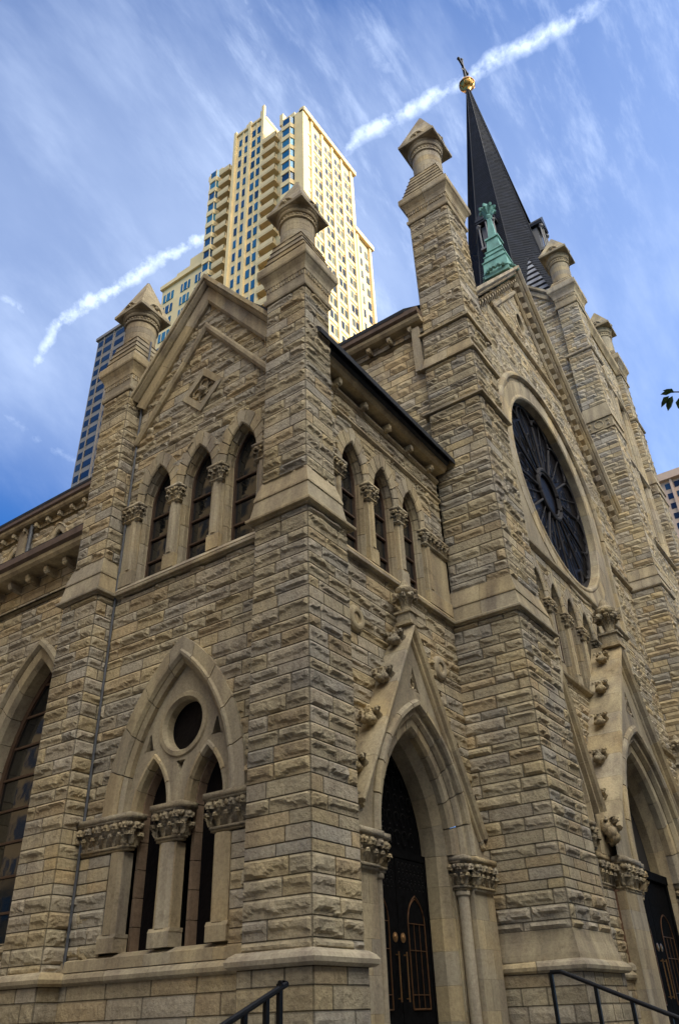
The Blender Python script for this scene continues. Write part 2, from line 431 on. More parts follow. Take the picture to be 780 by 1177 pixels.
def crocket(mb, p, out, side, up, s, seed):
    p = np.array(p, float); out = np.array(out, float); side = np.array(side, float); up = np.array(up, float)
    c = dc(1, .95)[0]
    mb.tube([p-out*.12*s, p+out*.30*s-up*.08*s, p+out*.55*s+up*.05*s, p+out*.66*s+up*.28*s], [.30*s, .24*s, .24*s, .16*s], 9, c)
    mb.blob(p+out*.66*s-up*.10*s, .30*s, seed, (1, 1.1, .8), .45, 12, 9, c)
    for k in (-1, 0, 1):
        leafy(mb, p+out*.15*s+side*k*.22*s-up*.25*s, up, (out+side*k*.4)/1.1, side, .8*s, .42*s, .55*s, seed+k)
        mb.blob(p+out*(.84-.12*abs(k))*s+side*k*.25*s-up*.12*s, .14*s, seed+7+k, (1, 1, 1), .5, 8, 5, c)
        mb.blob(p+out*(.55-.1*abs(k))*s+side*k*.25*s+up*.36*s, .15*s, seed+17+k, (1, 1, .9), .5, 8, 5, c)
def finial(mb, c, s, seed, square=True):   # foliated finial, s = total height
    c = np.array(c, float)
    mb.box(c[0]-.17*s, c[0]+.17*s, c[1]-.17*s, c[1]+.17*s, c[2], c[2]+.06*s)
    mb.box(c[0]-.14*s, c[0]+.14*s, c[1]-.14*s, c[1]+.14*s, c[2]+.06*s, c[2]+.24*s)
    mb.box(c[0]-.175*s, c[0]+.175*s, c[1]-.175*s, c[1]+.175*s, c[2]+.242*s, c[2]+.28*s)
    mb.lathe(c+np.array((0, 0, .28*s)), [(.10*s, 0), (.085*s, .12*s), (.10*s, .3*s), (.19*s, .42*s), (.2*s, .48*s), (.11*s, .56*s), (.09*s, .62*s), (.05*s, .7*s), (.01*s, .73*s)], 12)
    for i in range(8):
        a = i*PI/4+.3; d = np.array((math.cos(a), math.sin(a), 0)); sd = np.array((-d[1], d[0], 0))
        leafy(mb, c+d*.08*s+np.array((0, 0, .32*s)), (0, 0, 1), d, sd, .36*s, .16*s, .13*s, seed+i)
        mb.blob(c+d*.20*s+np.array((0, 0, (.60 if i % 2 else .70)*s)), .065*s, seed+i, (1, 1, .9), .3)

# ================================================================== THE CATHEDRAL
CA = thing('cathedral', 'gothic limestone cathedral with rock-faced walls, carved portals, rose window and dark slate spire', 'cathedral', (0, 0, 0))
FF = Fr((0, .55, 0), (1, 0, 0), (0, -1, 0))     # front bay wall, u=x
FS = Fr((.48, 0, 0), (0, 1, 0), (-1, 0, 0))     # side bay wall, u=y
FM = Fr((0, .5, 0), (1, 0, 0), (0, -1, 0))      # nave front wall
FA = Fr((1.3, 0, 0), (0, 1, 0), (-1, 0, 0))     # aisle wall
FC = Fr((7.0, 0, 0), (0, 1, 0), (-1, 0, 0))     # clerestory wall
XC = 17.85; X3 = 26.6; Y3 = -.95; X4 = 34.9

def turret(parent, cx, cy, r, z0, z1, s, za, base, zb, seed, steps=5, res=18):
    """round turret: stepped weathering on the cap (base rect at zb), drum, square roof"""
    mb = MB()
    x0, x1, y0, y1 = base
    for i in range(steps):
        a = i/steps; b = (i+1)/steps
        f = lambda t: (x0+(cx-r*.95-x0)*t, x1+(cx+r*.95-x1)*t, y0+(cy-r*.95-y0)*t, y1+(cy+r*.95-y1)*t)
        ra = f(a); rb = f(b*.97)
        dz = (z0-zb)/steps
        mb.frust(ra, zb+dz*i, rb, zb+dz*(i+1)-.02, dc(1, .9)[0])
        mb.frust(tuple(np.array(rb)+np.array((-.025, .025, -.025, .025))), zb+dz*(i+1)-.02, rb, zb+dz*(i+1), dc(1, .85)[0])
    st = mb.build('turret_base', M['dressed'], parent)
    mb = MB(); H = z1-z0
    n = 5
    for i in range(n):
        a = z0-.3+(z1-.33*H-z0+.3)*i/n; b = z0-.3+(z1-.33*H-z0+.3)*(i+1)/n
        mb.lathe((cx, cy, 0), [(r, a), (r*1.0, a+.006), (r, b-.006), (r*.985, b)], 28, dc(1, .97)[0])
    mb.lathe((cx, cy, 0), [(r*1.0, z1-.33*H), (r*1.1, z1-.31*H), (r*1.1, z1-.27*H), (r*1.0, z1-.25*H), (r*1.02, z1-.16*H), (r*1.12, z1-.14*H), (r*1.16, z1-.1*H), (r*1.16, z1-.06*H), (r*1.25, z1-.02*H), (r*1.27, z1)], 28, dc(1, .9)[0])
    for i in range(30):
        a = 2*PI*i/30; mb.blob((cx+math.cos(a)*r*1.03, cy+math.sin(a)*r*1.03, z1-.205*H), r*.07, i, (1, 1, 1.4), .1, 6, 4)
    mb.build('turret_drum', M['dressed'], parent, smooth=False)
    mb = MB()
    e = .10*s/.57
    mb.frust((cx-s+.04, cx+s-.04, cy-s+.04, cy+s-.04), z1, (cx-s, cx+s, cy-s, cy+s), z1+.03, dc(1, .8)[0])
    mb.box(cx-s, cx+s, cy-s, cy+s, z1+.03, z1+.03+e, dc(1, .85)[0])
    zc = z1+.03+e; nl = 5
    for i in range(nl):
        a = i/nl; b = (i+1)/nl; sa = s*.97*(1-a)+.05*a; sb = s*.97*(1-b)+.05*b
        mb.frust((cx-sa, cx+sa, cy-sa, cy+sa), zc+(za-zc)*a, (cx-sb, cx+sb, cy-sb, cy+sb), zc+(za-zc)*b-.004, dc(1, .92)[0])
    # gablets on each face
    for d, sd in (((-1, 0, 0), (0, 1, 0)), ((0, -1, 0), (1, 0, 0)), ((1, 0, 0), (0, 1, 0)), ((0, 1, 0), (1, 0, 0))):
        d = np.array(d, float); sd = np.array(sd, float)
        c0 = np.array((cx, cy, zc+.02*s))+d*s*.90
        pts = []
        for k in range(9):
            a = PI*k/8; pts.append(c0+sd*math.cos(a)*s*.42+np.array((0, 0, math.sin(a)*s*.42)))
        mb.poly(pts, -d*s*.5, dc(1, .9)[0])
        pts2 = [p+d*.03*s+(c0-p)*.12 for p in pts]
        mb.tube([c0+(p-c0)*.92+d*.01 for p in pts], s*.055, 6, dc(1, .8)[0])
        mb.blob(c0+np.array((0, 0, s*.18))+d*.02, s*.12, seed, (1, 1, 1), .3, col=dc(1, .85)[0])
    mb.lathe((cx, cy, za-.04), [(.05, 0), (.06, .05), (.02, .09)], 8)
    return mb.build('turret_roof', M['dressed'], parent)

def pier_cap(parent, x0, x1, y0, y1, z0, z1, over, name='cornice'):
    mb = MB(); h = z1-z0; P = rectpath(x0, x1, y0, y1)
    o = over
    mb2 = [(-.05, z0), (o*.25, z0), (o*.32, z0+.04*h), (o*.32, z0+.12*h), (o*.05, z0+.16*h), (-.05, z0+.16*h)]
    band(mb, P, mb2, True)
    band(mb, P, [(-.05, z0+.162*h), (o*.08, z0+.162*h), (o*.14, z0+.46*h), (-.05, z0+.46*h)], True)
    band(mb, P, [(-.05, z0+.463*h), (o*.25, z0+.463*h), (o*.3, z0+.55*h), (o*.42, z0+.62*h), (o*.8, z0+.74*h), (o*.92, z0+.76*h), (o, z0+.8*h), (o, z0+.97*h), (o*.94, z1), (-.05, z1)], True)
    # dentils
    L = x1-x0; n = int(L/.075)
    for i in range(n):
        for yy, sg in ((y0, -1),):
            u = x0+L*(i+.5)/n; mb.box(u-.02, u+.02, yy-o*.24, yy-.0, z0+.34*h, z0+.45*h)
    L = y1-y0; n = int(L/.075)
    for i in range(n):
        u = y0+L*(i+.5)/n; mb.box(x0-o*.24, x0, u-.02, u+.02, z0+.34*h, z0+.45*h)
    mb.frust((x0-o*.9, x1+o*.9, y0-o*.9, y1+o*.9), z1, (x0-o*.5, x1+o*.5, y0-o*.5, y1+o*.5), z1+.03)
    return mb.build(name, M['dressed'], parent)

def weather(mb, rect, z, h, o1, k=2):
    """sloped offsets above a string course: rect = upper shaft; o1 = projection at the bottom"""
    P = rectpath(*rect)
    m = z+h*.46
    band(mb, P, [(-.04, z), (o1, z), (o1*.62, m), (-.04, m)], True)
    band(mb, P, [(-.04, m+.002), (o1*.74, m+.002), (o1*.74, m+.04), (0.008, z+h), (-.04, z+h)], True)

STR = 8.12       # main string course (top edge)
def buttress(name, low, up, zcap0, zcap1, over, tur, seed, res, label=None, zbot=-2.0, mids=()):
    # shaft (rock) is the part; cornice, turret are sub-parts
    mb = MB()
    lx0, lx1, ly0, ly1 = low
    rect_rock(mb, lx0, lx1, ly0, ly1, .82, STR-.08, '-x-y+x+y' if name == 'tower_buttress' else '-x-y+x', res, .05, seed)
    rect_rock(mb, lx0-.05, lx1+.05, ly0-.05, ly1, -2.2, .62, '-x-y+x', max(res, .08), .03, seed+40)
    return mb

# ---- near corner buttress
def near_like(low, up, seed, res, sides, nm):
    mb = MB(); lx0, lx1, ly0, ly1 = low; ux0, ux1, uy0, uy1 = up
    rect_rock(mb, lx0, lx1, ly0, ly1, .82, STR-.1, sides, res, .055, seed)
    b = mb.build('buttress', M['rock'], CA, smooth=False)
    mb = MB(); rect_rock(mb, lx0-.04, lx1+.04, ly0-.04, ly1+.04, -2.2, .64, sides, .09, .02, seed+40); mb.build('base', M['rock'], b)
    mb = MB(); rect_rock(mb, ux0, ux1, uy0, uy1, 8.95, 14.12, '-x-y+x+y', res*1.15, .055, seed+9); mb.build('upper_shaft', M['rock'], b)
    mw = MB(); weather(mw, up, STR+.04, .84, .16); mw.build('weathering', M['dressed'], b)
    pier_cap(b, *up, 14.1, 15.26, .19)
    cx = (ux0+ux1)/2; cy = (uy0+uy1)/2
    o = .10
    turret(b, cx, cy, .44, 16.15, 17.27, .57, 18.92, (ux0-o, ux1+o, uy0-o, uy1+o), 15.28, seed, 4)
    return b
near_like((0, 1.25, 0, 1.27), (.08, 1.0, .08, 1.18), 100, .042, '-x-y+x', 'near')
near_like((0, 1.25, 5.78, 6.93), (.08, 1.0, 5.86, 6.86), 200, .05, '-x-y+x+y', 'left')

# ---- nave buttress (second pier)
def big_pier(low, mids, top, seed, res, zcap, over, tur, upshift=0):
    mb = MB(); x0, x1, y0, y1 = low
    rect_rock(mb, x0, x1, y0, y1, 1.35, STR-.1, '-x-y+x', res, .06, seed)
    b = mb.build('buttress', M['rock'], CA, smooth=False)
    mb = MB(); rect_rock(mb, x0-.1, x1+.1, y0-.1, y1, -2.2, .64, '-x-y+x', .1, .02, seed+40); mb.build('base', M['rock'], b)
    for (r, za, zb) in mids:
        mb = MB(); rect_rock(mb, *r, za, zb, '-x-y+x', res*1.2, .06, seed+int(za*3)); mb.build('upper_shaft', M['rock'], b)
    mw = MB()
    weather(mw, mids[0][0], STR+.04, .9, .17)
    mw.build('weathering', M['dressed'], b); mw = MB()
    band(mw, rectpath(x0, x1, y0, y1), [(-.04, .84), (.10, .84), (.085, .95), (.03, 1.16), (.0, 1.36), (-.04, 1.36)], True, seglen=3)
    for (r, za, zb), nxt in zip(mids, list(mids[1:])+[None]):
        if nxt is None: break
        rr = nxt[0]
        o = rr[0]-r[0]
        mw.build('weathering', M['dressed'], b); mw = MB()
        band(mw, rectpath(*rr), [(-.04, zb), (o+.10, zb), (o+.10, zb+.07), (o+.02, zb+.11), (0.01, nxt[1]), (-.04, nxt[1])], True)
    mw.build('weathering', M['dressed'], b)
    pier_cap(b, *top, zcap[0], zcap[1], over)
    cx, cy, r, z0, z1, s, za = tur; o = over*.6
    turret(b, cx, cy, r, z0, z1, s, za, (top[0]-o, top[1]+o, top[2]-o, top[3]+o), zcap[1]+.03, seed, 6)
    return b
t2 = (6.93, 8.37, -1.0, .5)
big_pier((6.62, 8.75, -1.17, .6), [((6.78, 8.62, -1.06, .58), STR+.92, 14.95), ((6.85, 8.52, -1.05, .57), 15.08, 16.82), ((6.89, 8.45, -1.03, .55), 17.3, 18.24), (t2, 18.4, 23.95)], t2, 300, .06, (23.9, 25.25), .24, (7.65, -.22, .56, 26.75, 28.55, .78, 30.95))

# ================================================================== window builders
def lancet_row(F, centers, half, zs, rise, zsill, depth, cell, wall_u, parent_name, seed, glassmat, capz=.45, cols=True, endL=None, endR=None, res=1, hood=.34, bars=3, framew=.055, endcap=True):
    """arcade of lancet windows: voussoirs + colonnettes + recessed timber frame and glass; one 'window' part each"""
    cu = cell/2
    ac = MB()
    for c in centers:
        arch_ring(ac, F, c, zs, half, rise, [(0.0, -.02), (.0, .015), (.035, .045), (hood, .045), (hood, -.05), (.06, -.05)], 9, 3, clamp=(c-cu+.002, c+cu-.002))
        # hood roll
    arc = ac.build('window_arcade', M['dressed'], CA)
    for c in centers:
        rv = MB(); arch_ring(rv, F, c, zs, half, rise, [(-.005, -.03), (.05, -.06), (.05, -depth), (-.06, -depth), (-.06, -depth+.04), (-.035, -depth+.08), (-.035, -.13), (-.02, -.10)], 7, 3, zbase=zsill, legh=.6, kcol=.9)
        rv.build('reveal', M['dressed'], arc)
    # colonnettes between & at the ends
    us = [centers[0]-cu] + [(a+b)/2 for a, b in zip(centers[:-1], centers[1:])] + [centers[-1]+cu]
    hw = cu-half
    for i, u in enumerate(us):
        cm = MB()
        e0 = u-hw*.98; e1 = u+hw*.98
        if i == 0 and endL is not None: e0 = endL
        if i == len(us)-1 and endR is not None: e1 = endR
        # backing jamb
        cm.fbox(F, e0+.01, e1-.01, zsill, zs-capz, -depth+.02, -.06)
        w = hw*.62
        uc = u
        cm.fbox(F, e0+.03 if e0 < u-hw else uc-hw*.85, e1-.03 if e1 > u+hw else uc+hw*.85, zsill, zsill+.34, -.06, .07)
        cm.fbox(F, e0+.05 if e0 < u-hw else uc-hw*.8, e1-.05 if e1 > u+hw else uc+hw*.8, zsill+.34, zsill+.39, -.06, .055)
        zb = zsill+.39
        cm.fbox(F, e0+.04 if e0 < u-hw else uc-w, e1-.04 if e1 > u+hw else uc+w, zb, zs-capz, -.06, .035)
        cm.prism([(-w*.55, 0), (-w*.35, .05), (w*.35, .05), (w*.55, 0)], F.U, F.N, F.p(uc, zb, .033), F.p(uc, zs-capz, .033))
        col = cm.build('mullion_pier', M['dressed'], arc)
        km = MB()
        a = F.p(e0, 0, -.10); b = F.p(e1, 0, .12)
        x0, x1 = sorted((a[0], b[0])); y0, y1 = sorted((a[1], b[1]))
        sd = '-x-y' + ('+y' if abs(F.U[1]) > .5 else '+x')
        cap_block(km, x0, x1, y0, y1, zs-capz, zs, sd, seed+i*31, .05)
        km.build('capital', M['carved'], arc, smooth=True)
    for c in centers:
        wf = MB()
        h2 = half-.045
        ri = rise-.055
        arch_ring(wf, F, c, zs, h2, ri, [(-framew, -depth+.06), (.03, -depth+.06), (.03, -depth-.03), (-framew, -depth-.03)], 3, 5, gap=0, zbase=zsill, legh=9, col=(.1, .1, .1))
        for k in range(1, bars+1):
            zz = zsill+(zs-zsill)*(k/(bars+.6)); wf.fbox(F, c-h2, c+h2, zz-.02, zz+.02, -depth-.02, -depth+.05)
        wf.fbox(F, c-h2, c+h2, zsill, zsill+.07, -depth-.02, -depth+.07)
        w = wf.build('window', M['wood'], CA)
        g = MB(); arch_fill(g, F, c, zs, h2, ri, zsill, -depth, .03); g.build('glass', glassmat, w)
    return arc

# front bay upper windows
fc = [2.42, 3.70, 4.98]
lancet_row(FF, fc, .44, 10.32, .90, 8.28, .27, 1.28, None, 'f', 500, M['glass'], endL=1.25, endR=6.62, bars=3)
# side bay upper windows
sc = [2.17, 3.47, 4.77]
lancet_row(FS, sc, .45, 10.42, .92, 8.28, .30, 1.30, None, 's', 540, M['glass'], endL=1.27, endR=5.78, bars=3)

# ---- front bay wall
PC = 3.72      # front portal centre
def m_front(u, z):
    k = np.ones_like(u, bool)
    k &= ~((z > 8.1) & (z < 10.34))
    for c in fc: k &= ~in_arch(u, z, c, 10.32, .44, .90, 8, .24)
    # portal gable region
    g = (np.abs(u-PC) < (7.0-z)/1.78-.1) & (z > 2.5)
    k &= ~g
    k &= ~((np.abs(u-PC) < 2.3) & (z <= 2.6))
    for c in (2.2, 5.58): k &= ~((u-c)**2+(z-6.66)**2 < .20**2)
    return k
mb = MB(); rock(mb, FF, 1.25, 6.62, .82, 12.6, .045, .055, m_front, 11)
fw = mb.build('aisle_front_wall', M['rock'], CA)
# ---- side bay wall with gable
def m_side(u, z):
    k = np.ones_like(u, bool)
    k &= ~((z > 8.1) & (z < 10.44))
    for c in sc: k &= ~in_arch(u, z, c, 10.42, .45, .92, 8, .24)
    k &= ~in_arch(u, z, 3.42, 3.3, 1.33, 2.62, 1.0, .3)
    k &= ~((z < 3.3) & (z > .8) & (np.abs(u-3.42) < 1.75))
    k &= (z < 16.35-1.3*np.abs(u-3.5))
    k &= ~((np.abs(u-3.5)+np.abs(z-13.05)*.95) < .62)
    return k
mb = MB(); rock(mb, FS, 1.2, 5.86, .82, 16.4, .05, .06, m_side, 21)
sw = mb.build('side_gable_wall', M['rock'], CA)
# inner masses so the blocks are solid
mb = MB()
mb.box(1.3, 7.2, 1.5, 6.9, -2, 12.4, (.05, .05, .05))
mb.build('wall_core', M['vestibule'], CA)
for a in ((7.05, 8.25, -.85, .45, -2, 23.9), (.15, .95, .15, 1.1, -2, 14.1), (.15, .95, 5.95, 6.8, -2, 14.1)):
    mb = MB(); mb.box(*a, (.1, .1, .1)); mb.build('wall_core', M['vestibule'], CA)
# string courses
sp = [(1.3, 6.93), (0, 6.93), (0, 5.78), (.48, 5.78), (.48, 1.27), (0, 1.27), (0, 0), (1.25, 0), (1.25, .55), (6.62, .55), (6.62, -1.17), (8.75, -1.17), (8.75, .5)]
mb = MB()
band(mb, sp, [(-.06, STR-.10), (.05, STR-.10), (.06, STR-.065), (.135, STR-.06), (.14, STR-.02), (.135, STR+.0), (.05, STR+.05), (-.06, STR+.06)])
mb.build('string_course', M['dressed'], CA)
mb = MB()
pl = [(1.3, 20.0), (1.3, 6.97), (0, 6.97), (0, 5.74), (.48, 5.74), (.48, 1.3), (0, 1.3), (0, 0), (1.27, 0), (1.27, .52)]
prof = [(-.06, .64), (.10, .64), (.15, .68), (.16, .74), (.12, .80), (.04, .85), (-.06, .86)]
band(mb, pl, prof)
mb.build('plinth_moulding', M['dressed'], CA); mb = MB()
band(mb, [(6.62, .55), (6.55, -1.24), (8.82, -1.24), (8.82, .2), (10.0, .2)], prof)
mb.build('plinth_moulding', M['dressed'], CA)
mb = MB()
rock(mb, Fr((.42, 0, 0), (0, 1, 0), (-1, 0, 0)), 1.2, 5.8, -2.2, .66, .1, .02, None, 31)
mb.build('base_wall', M['rock'], CA); mb = MB()
rock(mb, Fr((1.22, 0, 0), (0, 1, 0), (-1, 0, 0)), 6.9, 20, -2.2, .66, .12, .02, None, 32)
mb.build('base_wall', M['rock'], CA)
# sills below side windows
mb = MB()
mb.prism([(-.45, 8.17), (.0, 8.17), (.0, 8.18), (-.05, 8.27), (-.45, 8.34)], FF.N, (0, 0, 1), FF.p(1.25, 0, .1), FF.p(6.62, 0, .1))
mb.build('window_sill', M['dressed'], CA); mb = MB()
mb.prism([(-.45, 8.17), (.0, 8.17), (.0, 8.18), (-.05, 8.27), (-.45, 8.34)], FS.N, (0, 0, 1), FS.p(1.27, 0, .1), FS.p(5.78, 0, .1))
mb.build('window_sill', M['dressed'], CA)

# ---- side gable coping, inner moulding and diamond panel
mb = MB()
sl = 1.3; cs = 3.5
def rake(mb, F, uc, za, slope, half, prof, seg=1.0, n=0.0):
    """prof (perp distance below the rake line, n outward)"""
    L = math.hypot(1, slope)
    for sg in (-1, 1):
        dirv = F.U*(sg/L)+np.array((0, 0, -slope/L)); per = F.U*(-sg*slope/L)+np.array((0, 0, -1/L))
        tot = half*L; ns = max(1, int(tot/seg))
        for i in range(ns):
            a = tot*i/ns; b = tot*(i+1)/ns-.006
            k = len(prof); V = []
            for s in (a, b):
                for d, nn in prof:
                    ss = s
                    if i == 0 and s == a: ss = d*slope   # mitre at apex: stop on the centre plane
                    p = F.p(uc, za, nn)+dirv*ss+per*d
                    V.append(p)
            f = [(s_, (s_+1) % k, (s_+1) % k+k, s_+k) for s_ in range(k)]+[tuple(range(k))[::-1], tuple(range(k, 2*k))]
            mb.addf(V, f, dc()[0])
rake(mb, FS, cs, 17.0, sl, 2.42, [(0, .36), (.0, -.3), (.10, -.3), (.10, .36)], .8)
rake(mb, FS, cs, 16.87, sl, 2.36, [(.0, -.1), (.0, .30), (.07, .30), (.12, .20), (.12, -.1)], .9)
rake(mb, FS, cs, 16.66, sl, 2.32, [(.003, -.1), (.003, .15), (.30, .15), (.36, .10), (.36, -.1)], 1.1)
g1 = mb.build('gable_coping', M['dressed'], CA)
mb = MB()
rake(mb, FS, cs, 15.35, 1.28, 2.30, [(0, -.02), (0, .11), (.05, .15), (.12, .15), (.18, .10), (.18, -.02)], 1.2)
mb.build('gable_moulding', M['dressed'], CA)
mb = MB(); zc = 13.05; hw, hh = .68, .70
for k, (r0, r1, n1) in enumerate(((1.0, .62, .07),)):
    P4 = [(cs, zc+hh), (cs+hw, zc), (cs, zc-hh), (cs-hw, zc)]
    for i in range(4):
        a, b = P4[i], P4[(i+1) % 4]
        q = lambda p, r: (cs+(p[0]-cs)*r, zc+(p[1]-zc)*r)
        pts = [q(a, 1), q(b, 1), q(b, .66), q(a, .66)]
        mb.poly([FS.p(p[0], p[1], .07) for p in pts], -FS.N*.12)
mb.poly([FS.p(p[0]*.99+cs*.01, p[1]*.99+zc*.01, -.03) for p in P4], -FS.N*.05)
for i in range(4):
    a = i*PI/2
    c = (cs+math.sin(a)*hw*.33, zc+math.cos(a)*hh*.33)
    mb.tube([FS.p(c[0]+.13*math.cos(t), c[1]+.13*math.sin(t), 0.0) for t in np.linspace(0, 2*PI, 13)[:-1]], .028, 6, None, True)
for i in range(4):
    a = PI/4+i*PI/2
    mb.tube([FS.p(cs, zc, .0), FS.p(cs+math.cos(a)*.2, zc+math.sin(a)*.2, 0)], .03, 6)
mb.blob(FS.p(cs, zc, .05), .10, 4, (1, 1, 1), .15, 12, 8)
mb.build('diamond_panel', M['dressed'], CA)

# ---- big side window: hood, plate tracery, pilasters and capitals
bw = MB(); bc = 3.42
arch_ring(bw, FS, bc, 3.3, 1.33, 2.68, [(.06, -.1), (.06, .06), (.11, .12), (.16, .13), (.20, .09), (.42, .09), (.42, -.1)], 9, 4)
arch_ring(bw, FS, bc, 3.3, 1.33, 2.68, [(-.02, -.28), (-.02, -.02), (.055, .04), (.055, -.28)], 9, 4, kcol=.9)
BW = bw.build('window_surround', M['dressed'], CA)
# plate tracery with two lancets and an oculus: fan triangulated by grid strips
def plate(F, outer_in, holes, u0, u1, z0, z1, n, thick, step=.03):
    """plate with smooth-edged holes: cells cut on hole edges by marching between samples in columns"""
    mb = MB(); N = int((u1-u0)/step)
    us = np.linspace(u0, u1, N+1)
    zz = np.linspace(z0, z1, 1401)
    def spans(u):
        s = outer_in(np.full_like(zz, u), zz)
        for h in holes: s &= ~h(np.full_like(zz, u), zz)
        d = np.diff(np.concatenate([[0], s.astype(int), [0]])); a = np.where(d == 1)[0]; b = np.where(d == -1)[0]-1
        return [(zz[i], zz[j]) for i, j in zip(a, b) if j > i]
    S = [spans(u) for u in us]
    for i in range(N):
        A, B = S[i], S[i+1]
        if len(A) == len(B): prs = list(zip(A, B))
        else:
            prs = []
            big, sm_, sw_ = (A, B, False) if len(A) > len(B) else (B, A, True)
            for s in big:
                # nearest containing span in the other
                c = [t for t in sm_ if t[0]-.05 <= (s[0]+s[1])/2 <= t[1]+.05]
                if c: t = c[0]; tt = (max(t[0], s[0]-.04), min(t[1], s[1]+.04))
                else: m_ = (s[0]+s[1])/2; tt = (m_, m_)
                prs.append((s, tt) if not sw_ else (tt, s))
        for (a0, a1), (b0, b1) in prs:
            V = [F.p(us[i], a0, n), F.p(us[i+1], b0, n), F.p(us[i+1], b1, n), F.p(us[i], a1, n)]
            V += [v-F.N*thick for v in V]
            mb.add(V, [(0, 1, 2, 3), (3, 2, 6, 7), (1, 0, 4, 5)], (.40, .345, .245))
    return mb
lz = [bc-.68, bc+.68]
holes = [lambda u, z, c=c: in_arch(u, z, c, 3.3, .44, .95, 2.0) for c in lz]
holes.append(lambda u, z: (u-bc)**2+(z-4.78)**2 < .52**2)
holes.append(lambda u, z: (np.abs(u-bc) < (z-3.86)*.45) & (z < 4.1) & (z > 3.86))
for sg in (-1, 1): holes.append(lambda u, z, sg=sg: (np.abs(u-bc-sg*.86) < (4.78-z)*.3) & (z > 4.42) & (z < 4.78))
pm = plate(FS, lambda u, z: in_arch(u, z, bc, 3.3, 1.33, 2.68, 3.28), holes, bc-1.33, bc+1.33, 3.28, 6.1, -.12, .22)
tr = pm.build('plate_tracery', M['dressed'], BW)
tm = MB()
def circ(F, c, z, r, prof, mb, seg=40, col=None):
    k = len(prof); V = []
    for i in range(seg):
        a = 2*PI*i/seg
        for d, n in prof: V.append(F.p(c+math.cos(a)*(r+d), z+math.sin(a)*(r+d), n))
    f = [(i*k+j, i*k+(j+1) % k, ((i+1) % seg)*k+(j+1) % k, ((i+1) % seg)*k+j) for i in range(seg) for j in range(k)]
    mb.addf(V, f, col)
circ(FS, bc, 4.78, .52, [(-.05, -.16), (.0, -.08), (.08, -.085), (.11, -.13), (.0, -.3), (-.05, -.32)], tm)
for c in lz:
    arch_ring(tm, FS, c, 3.3, .44, .95, [(-.03, -.14), (.0, -.08), (.05, -.08), (.075, -.125), (.0, -.3), (-.03, -.3)], 5, 4)
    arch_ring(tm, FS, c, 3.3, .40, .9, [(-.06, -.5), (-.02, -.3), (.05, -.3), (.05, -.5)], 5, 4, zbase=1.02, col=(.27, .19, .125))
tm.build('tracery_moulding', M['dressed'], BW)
gm = MB()
for c in lz: arch_fill(gm, FS, c, 3.3, .43, .9, 1.0, -.46, .04)
V = [FS.p(bc+math.cos(2*PI*i/32)*.5, 4.78+math.sin(2*PI*i/32)*.5, -.34) for i in range(32)]
gm.poly(V, -FS.N*.05)
gm.build('glass', M['leaded'], BW)
# pilasters
for (a, b, s) in ((4.48, 4.90, 1), (bc-.24, bc+.24, 0), (1.94, 2.38, -1)):
    p = MB()
    for i in range(1): p.fbox(FS, a+.04, b-.04, 1.35, 2.66, -.2, .02)
    p.prism([(-.16, 0), (-.10, .06), (.10, .06), (.16, 0)], FS.U, FS.N, FS.p((a+b)/2, 1.35, .018), FS.p((a+b)/2, 2.66, .018))
    p.fbox(FS, a-.0, b+.0, 1.08, 1.30, -.22, .09); p.prism([(-.22, 1.30), (.09, 1.30), (.06, 1.36), (-.22, 1.36)], FS.N, (0, 0, 1), FS.p(a-.01, 0, 0), FS.p(b+.01, 0, 0))
    p.build('pilaster', M['dressed'], BW)
for a, b, q in ((4.88, 5.78, 77), (1.27, 1.97, 78)):
    mbr = MB(); rock(mbr, FS, a, b, 1.03, 2.66, .05, .045, None, q, n0=.01); mbr.build('jamb_stonework', M['rock'], BW)
sm = MB()
for a, b in ((1.27, 2.2), (2.2, 3.1), (3.1, 3.72), (3.72, 4.6), (4.6, 5.78)):
    sm.prism([(-.45, .84), (.09, .84), (.08, 1.0), (-.10, 1.08), (-.45, 1.12)], FS.N, (0, 0, 1), FS.p(a, 0, 0), FS.p(b-.006, 0, 0))
sm.build('sill', M['dressed'], BW)
for (a, b, sd) in ((4.34, 5.78, '-x-y'), (bc-.36, bc+.36, '-x-y+y'), (1.27, 2.50, '-x+y')):
    k = MB(); cap_block(k, .48-.13, .48+.22, a, b, 2.68, 3.3, sd, int(a*10), .10, .9); k.build('capital', M['carved'], BW, smooth=True)

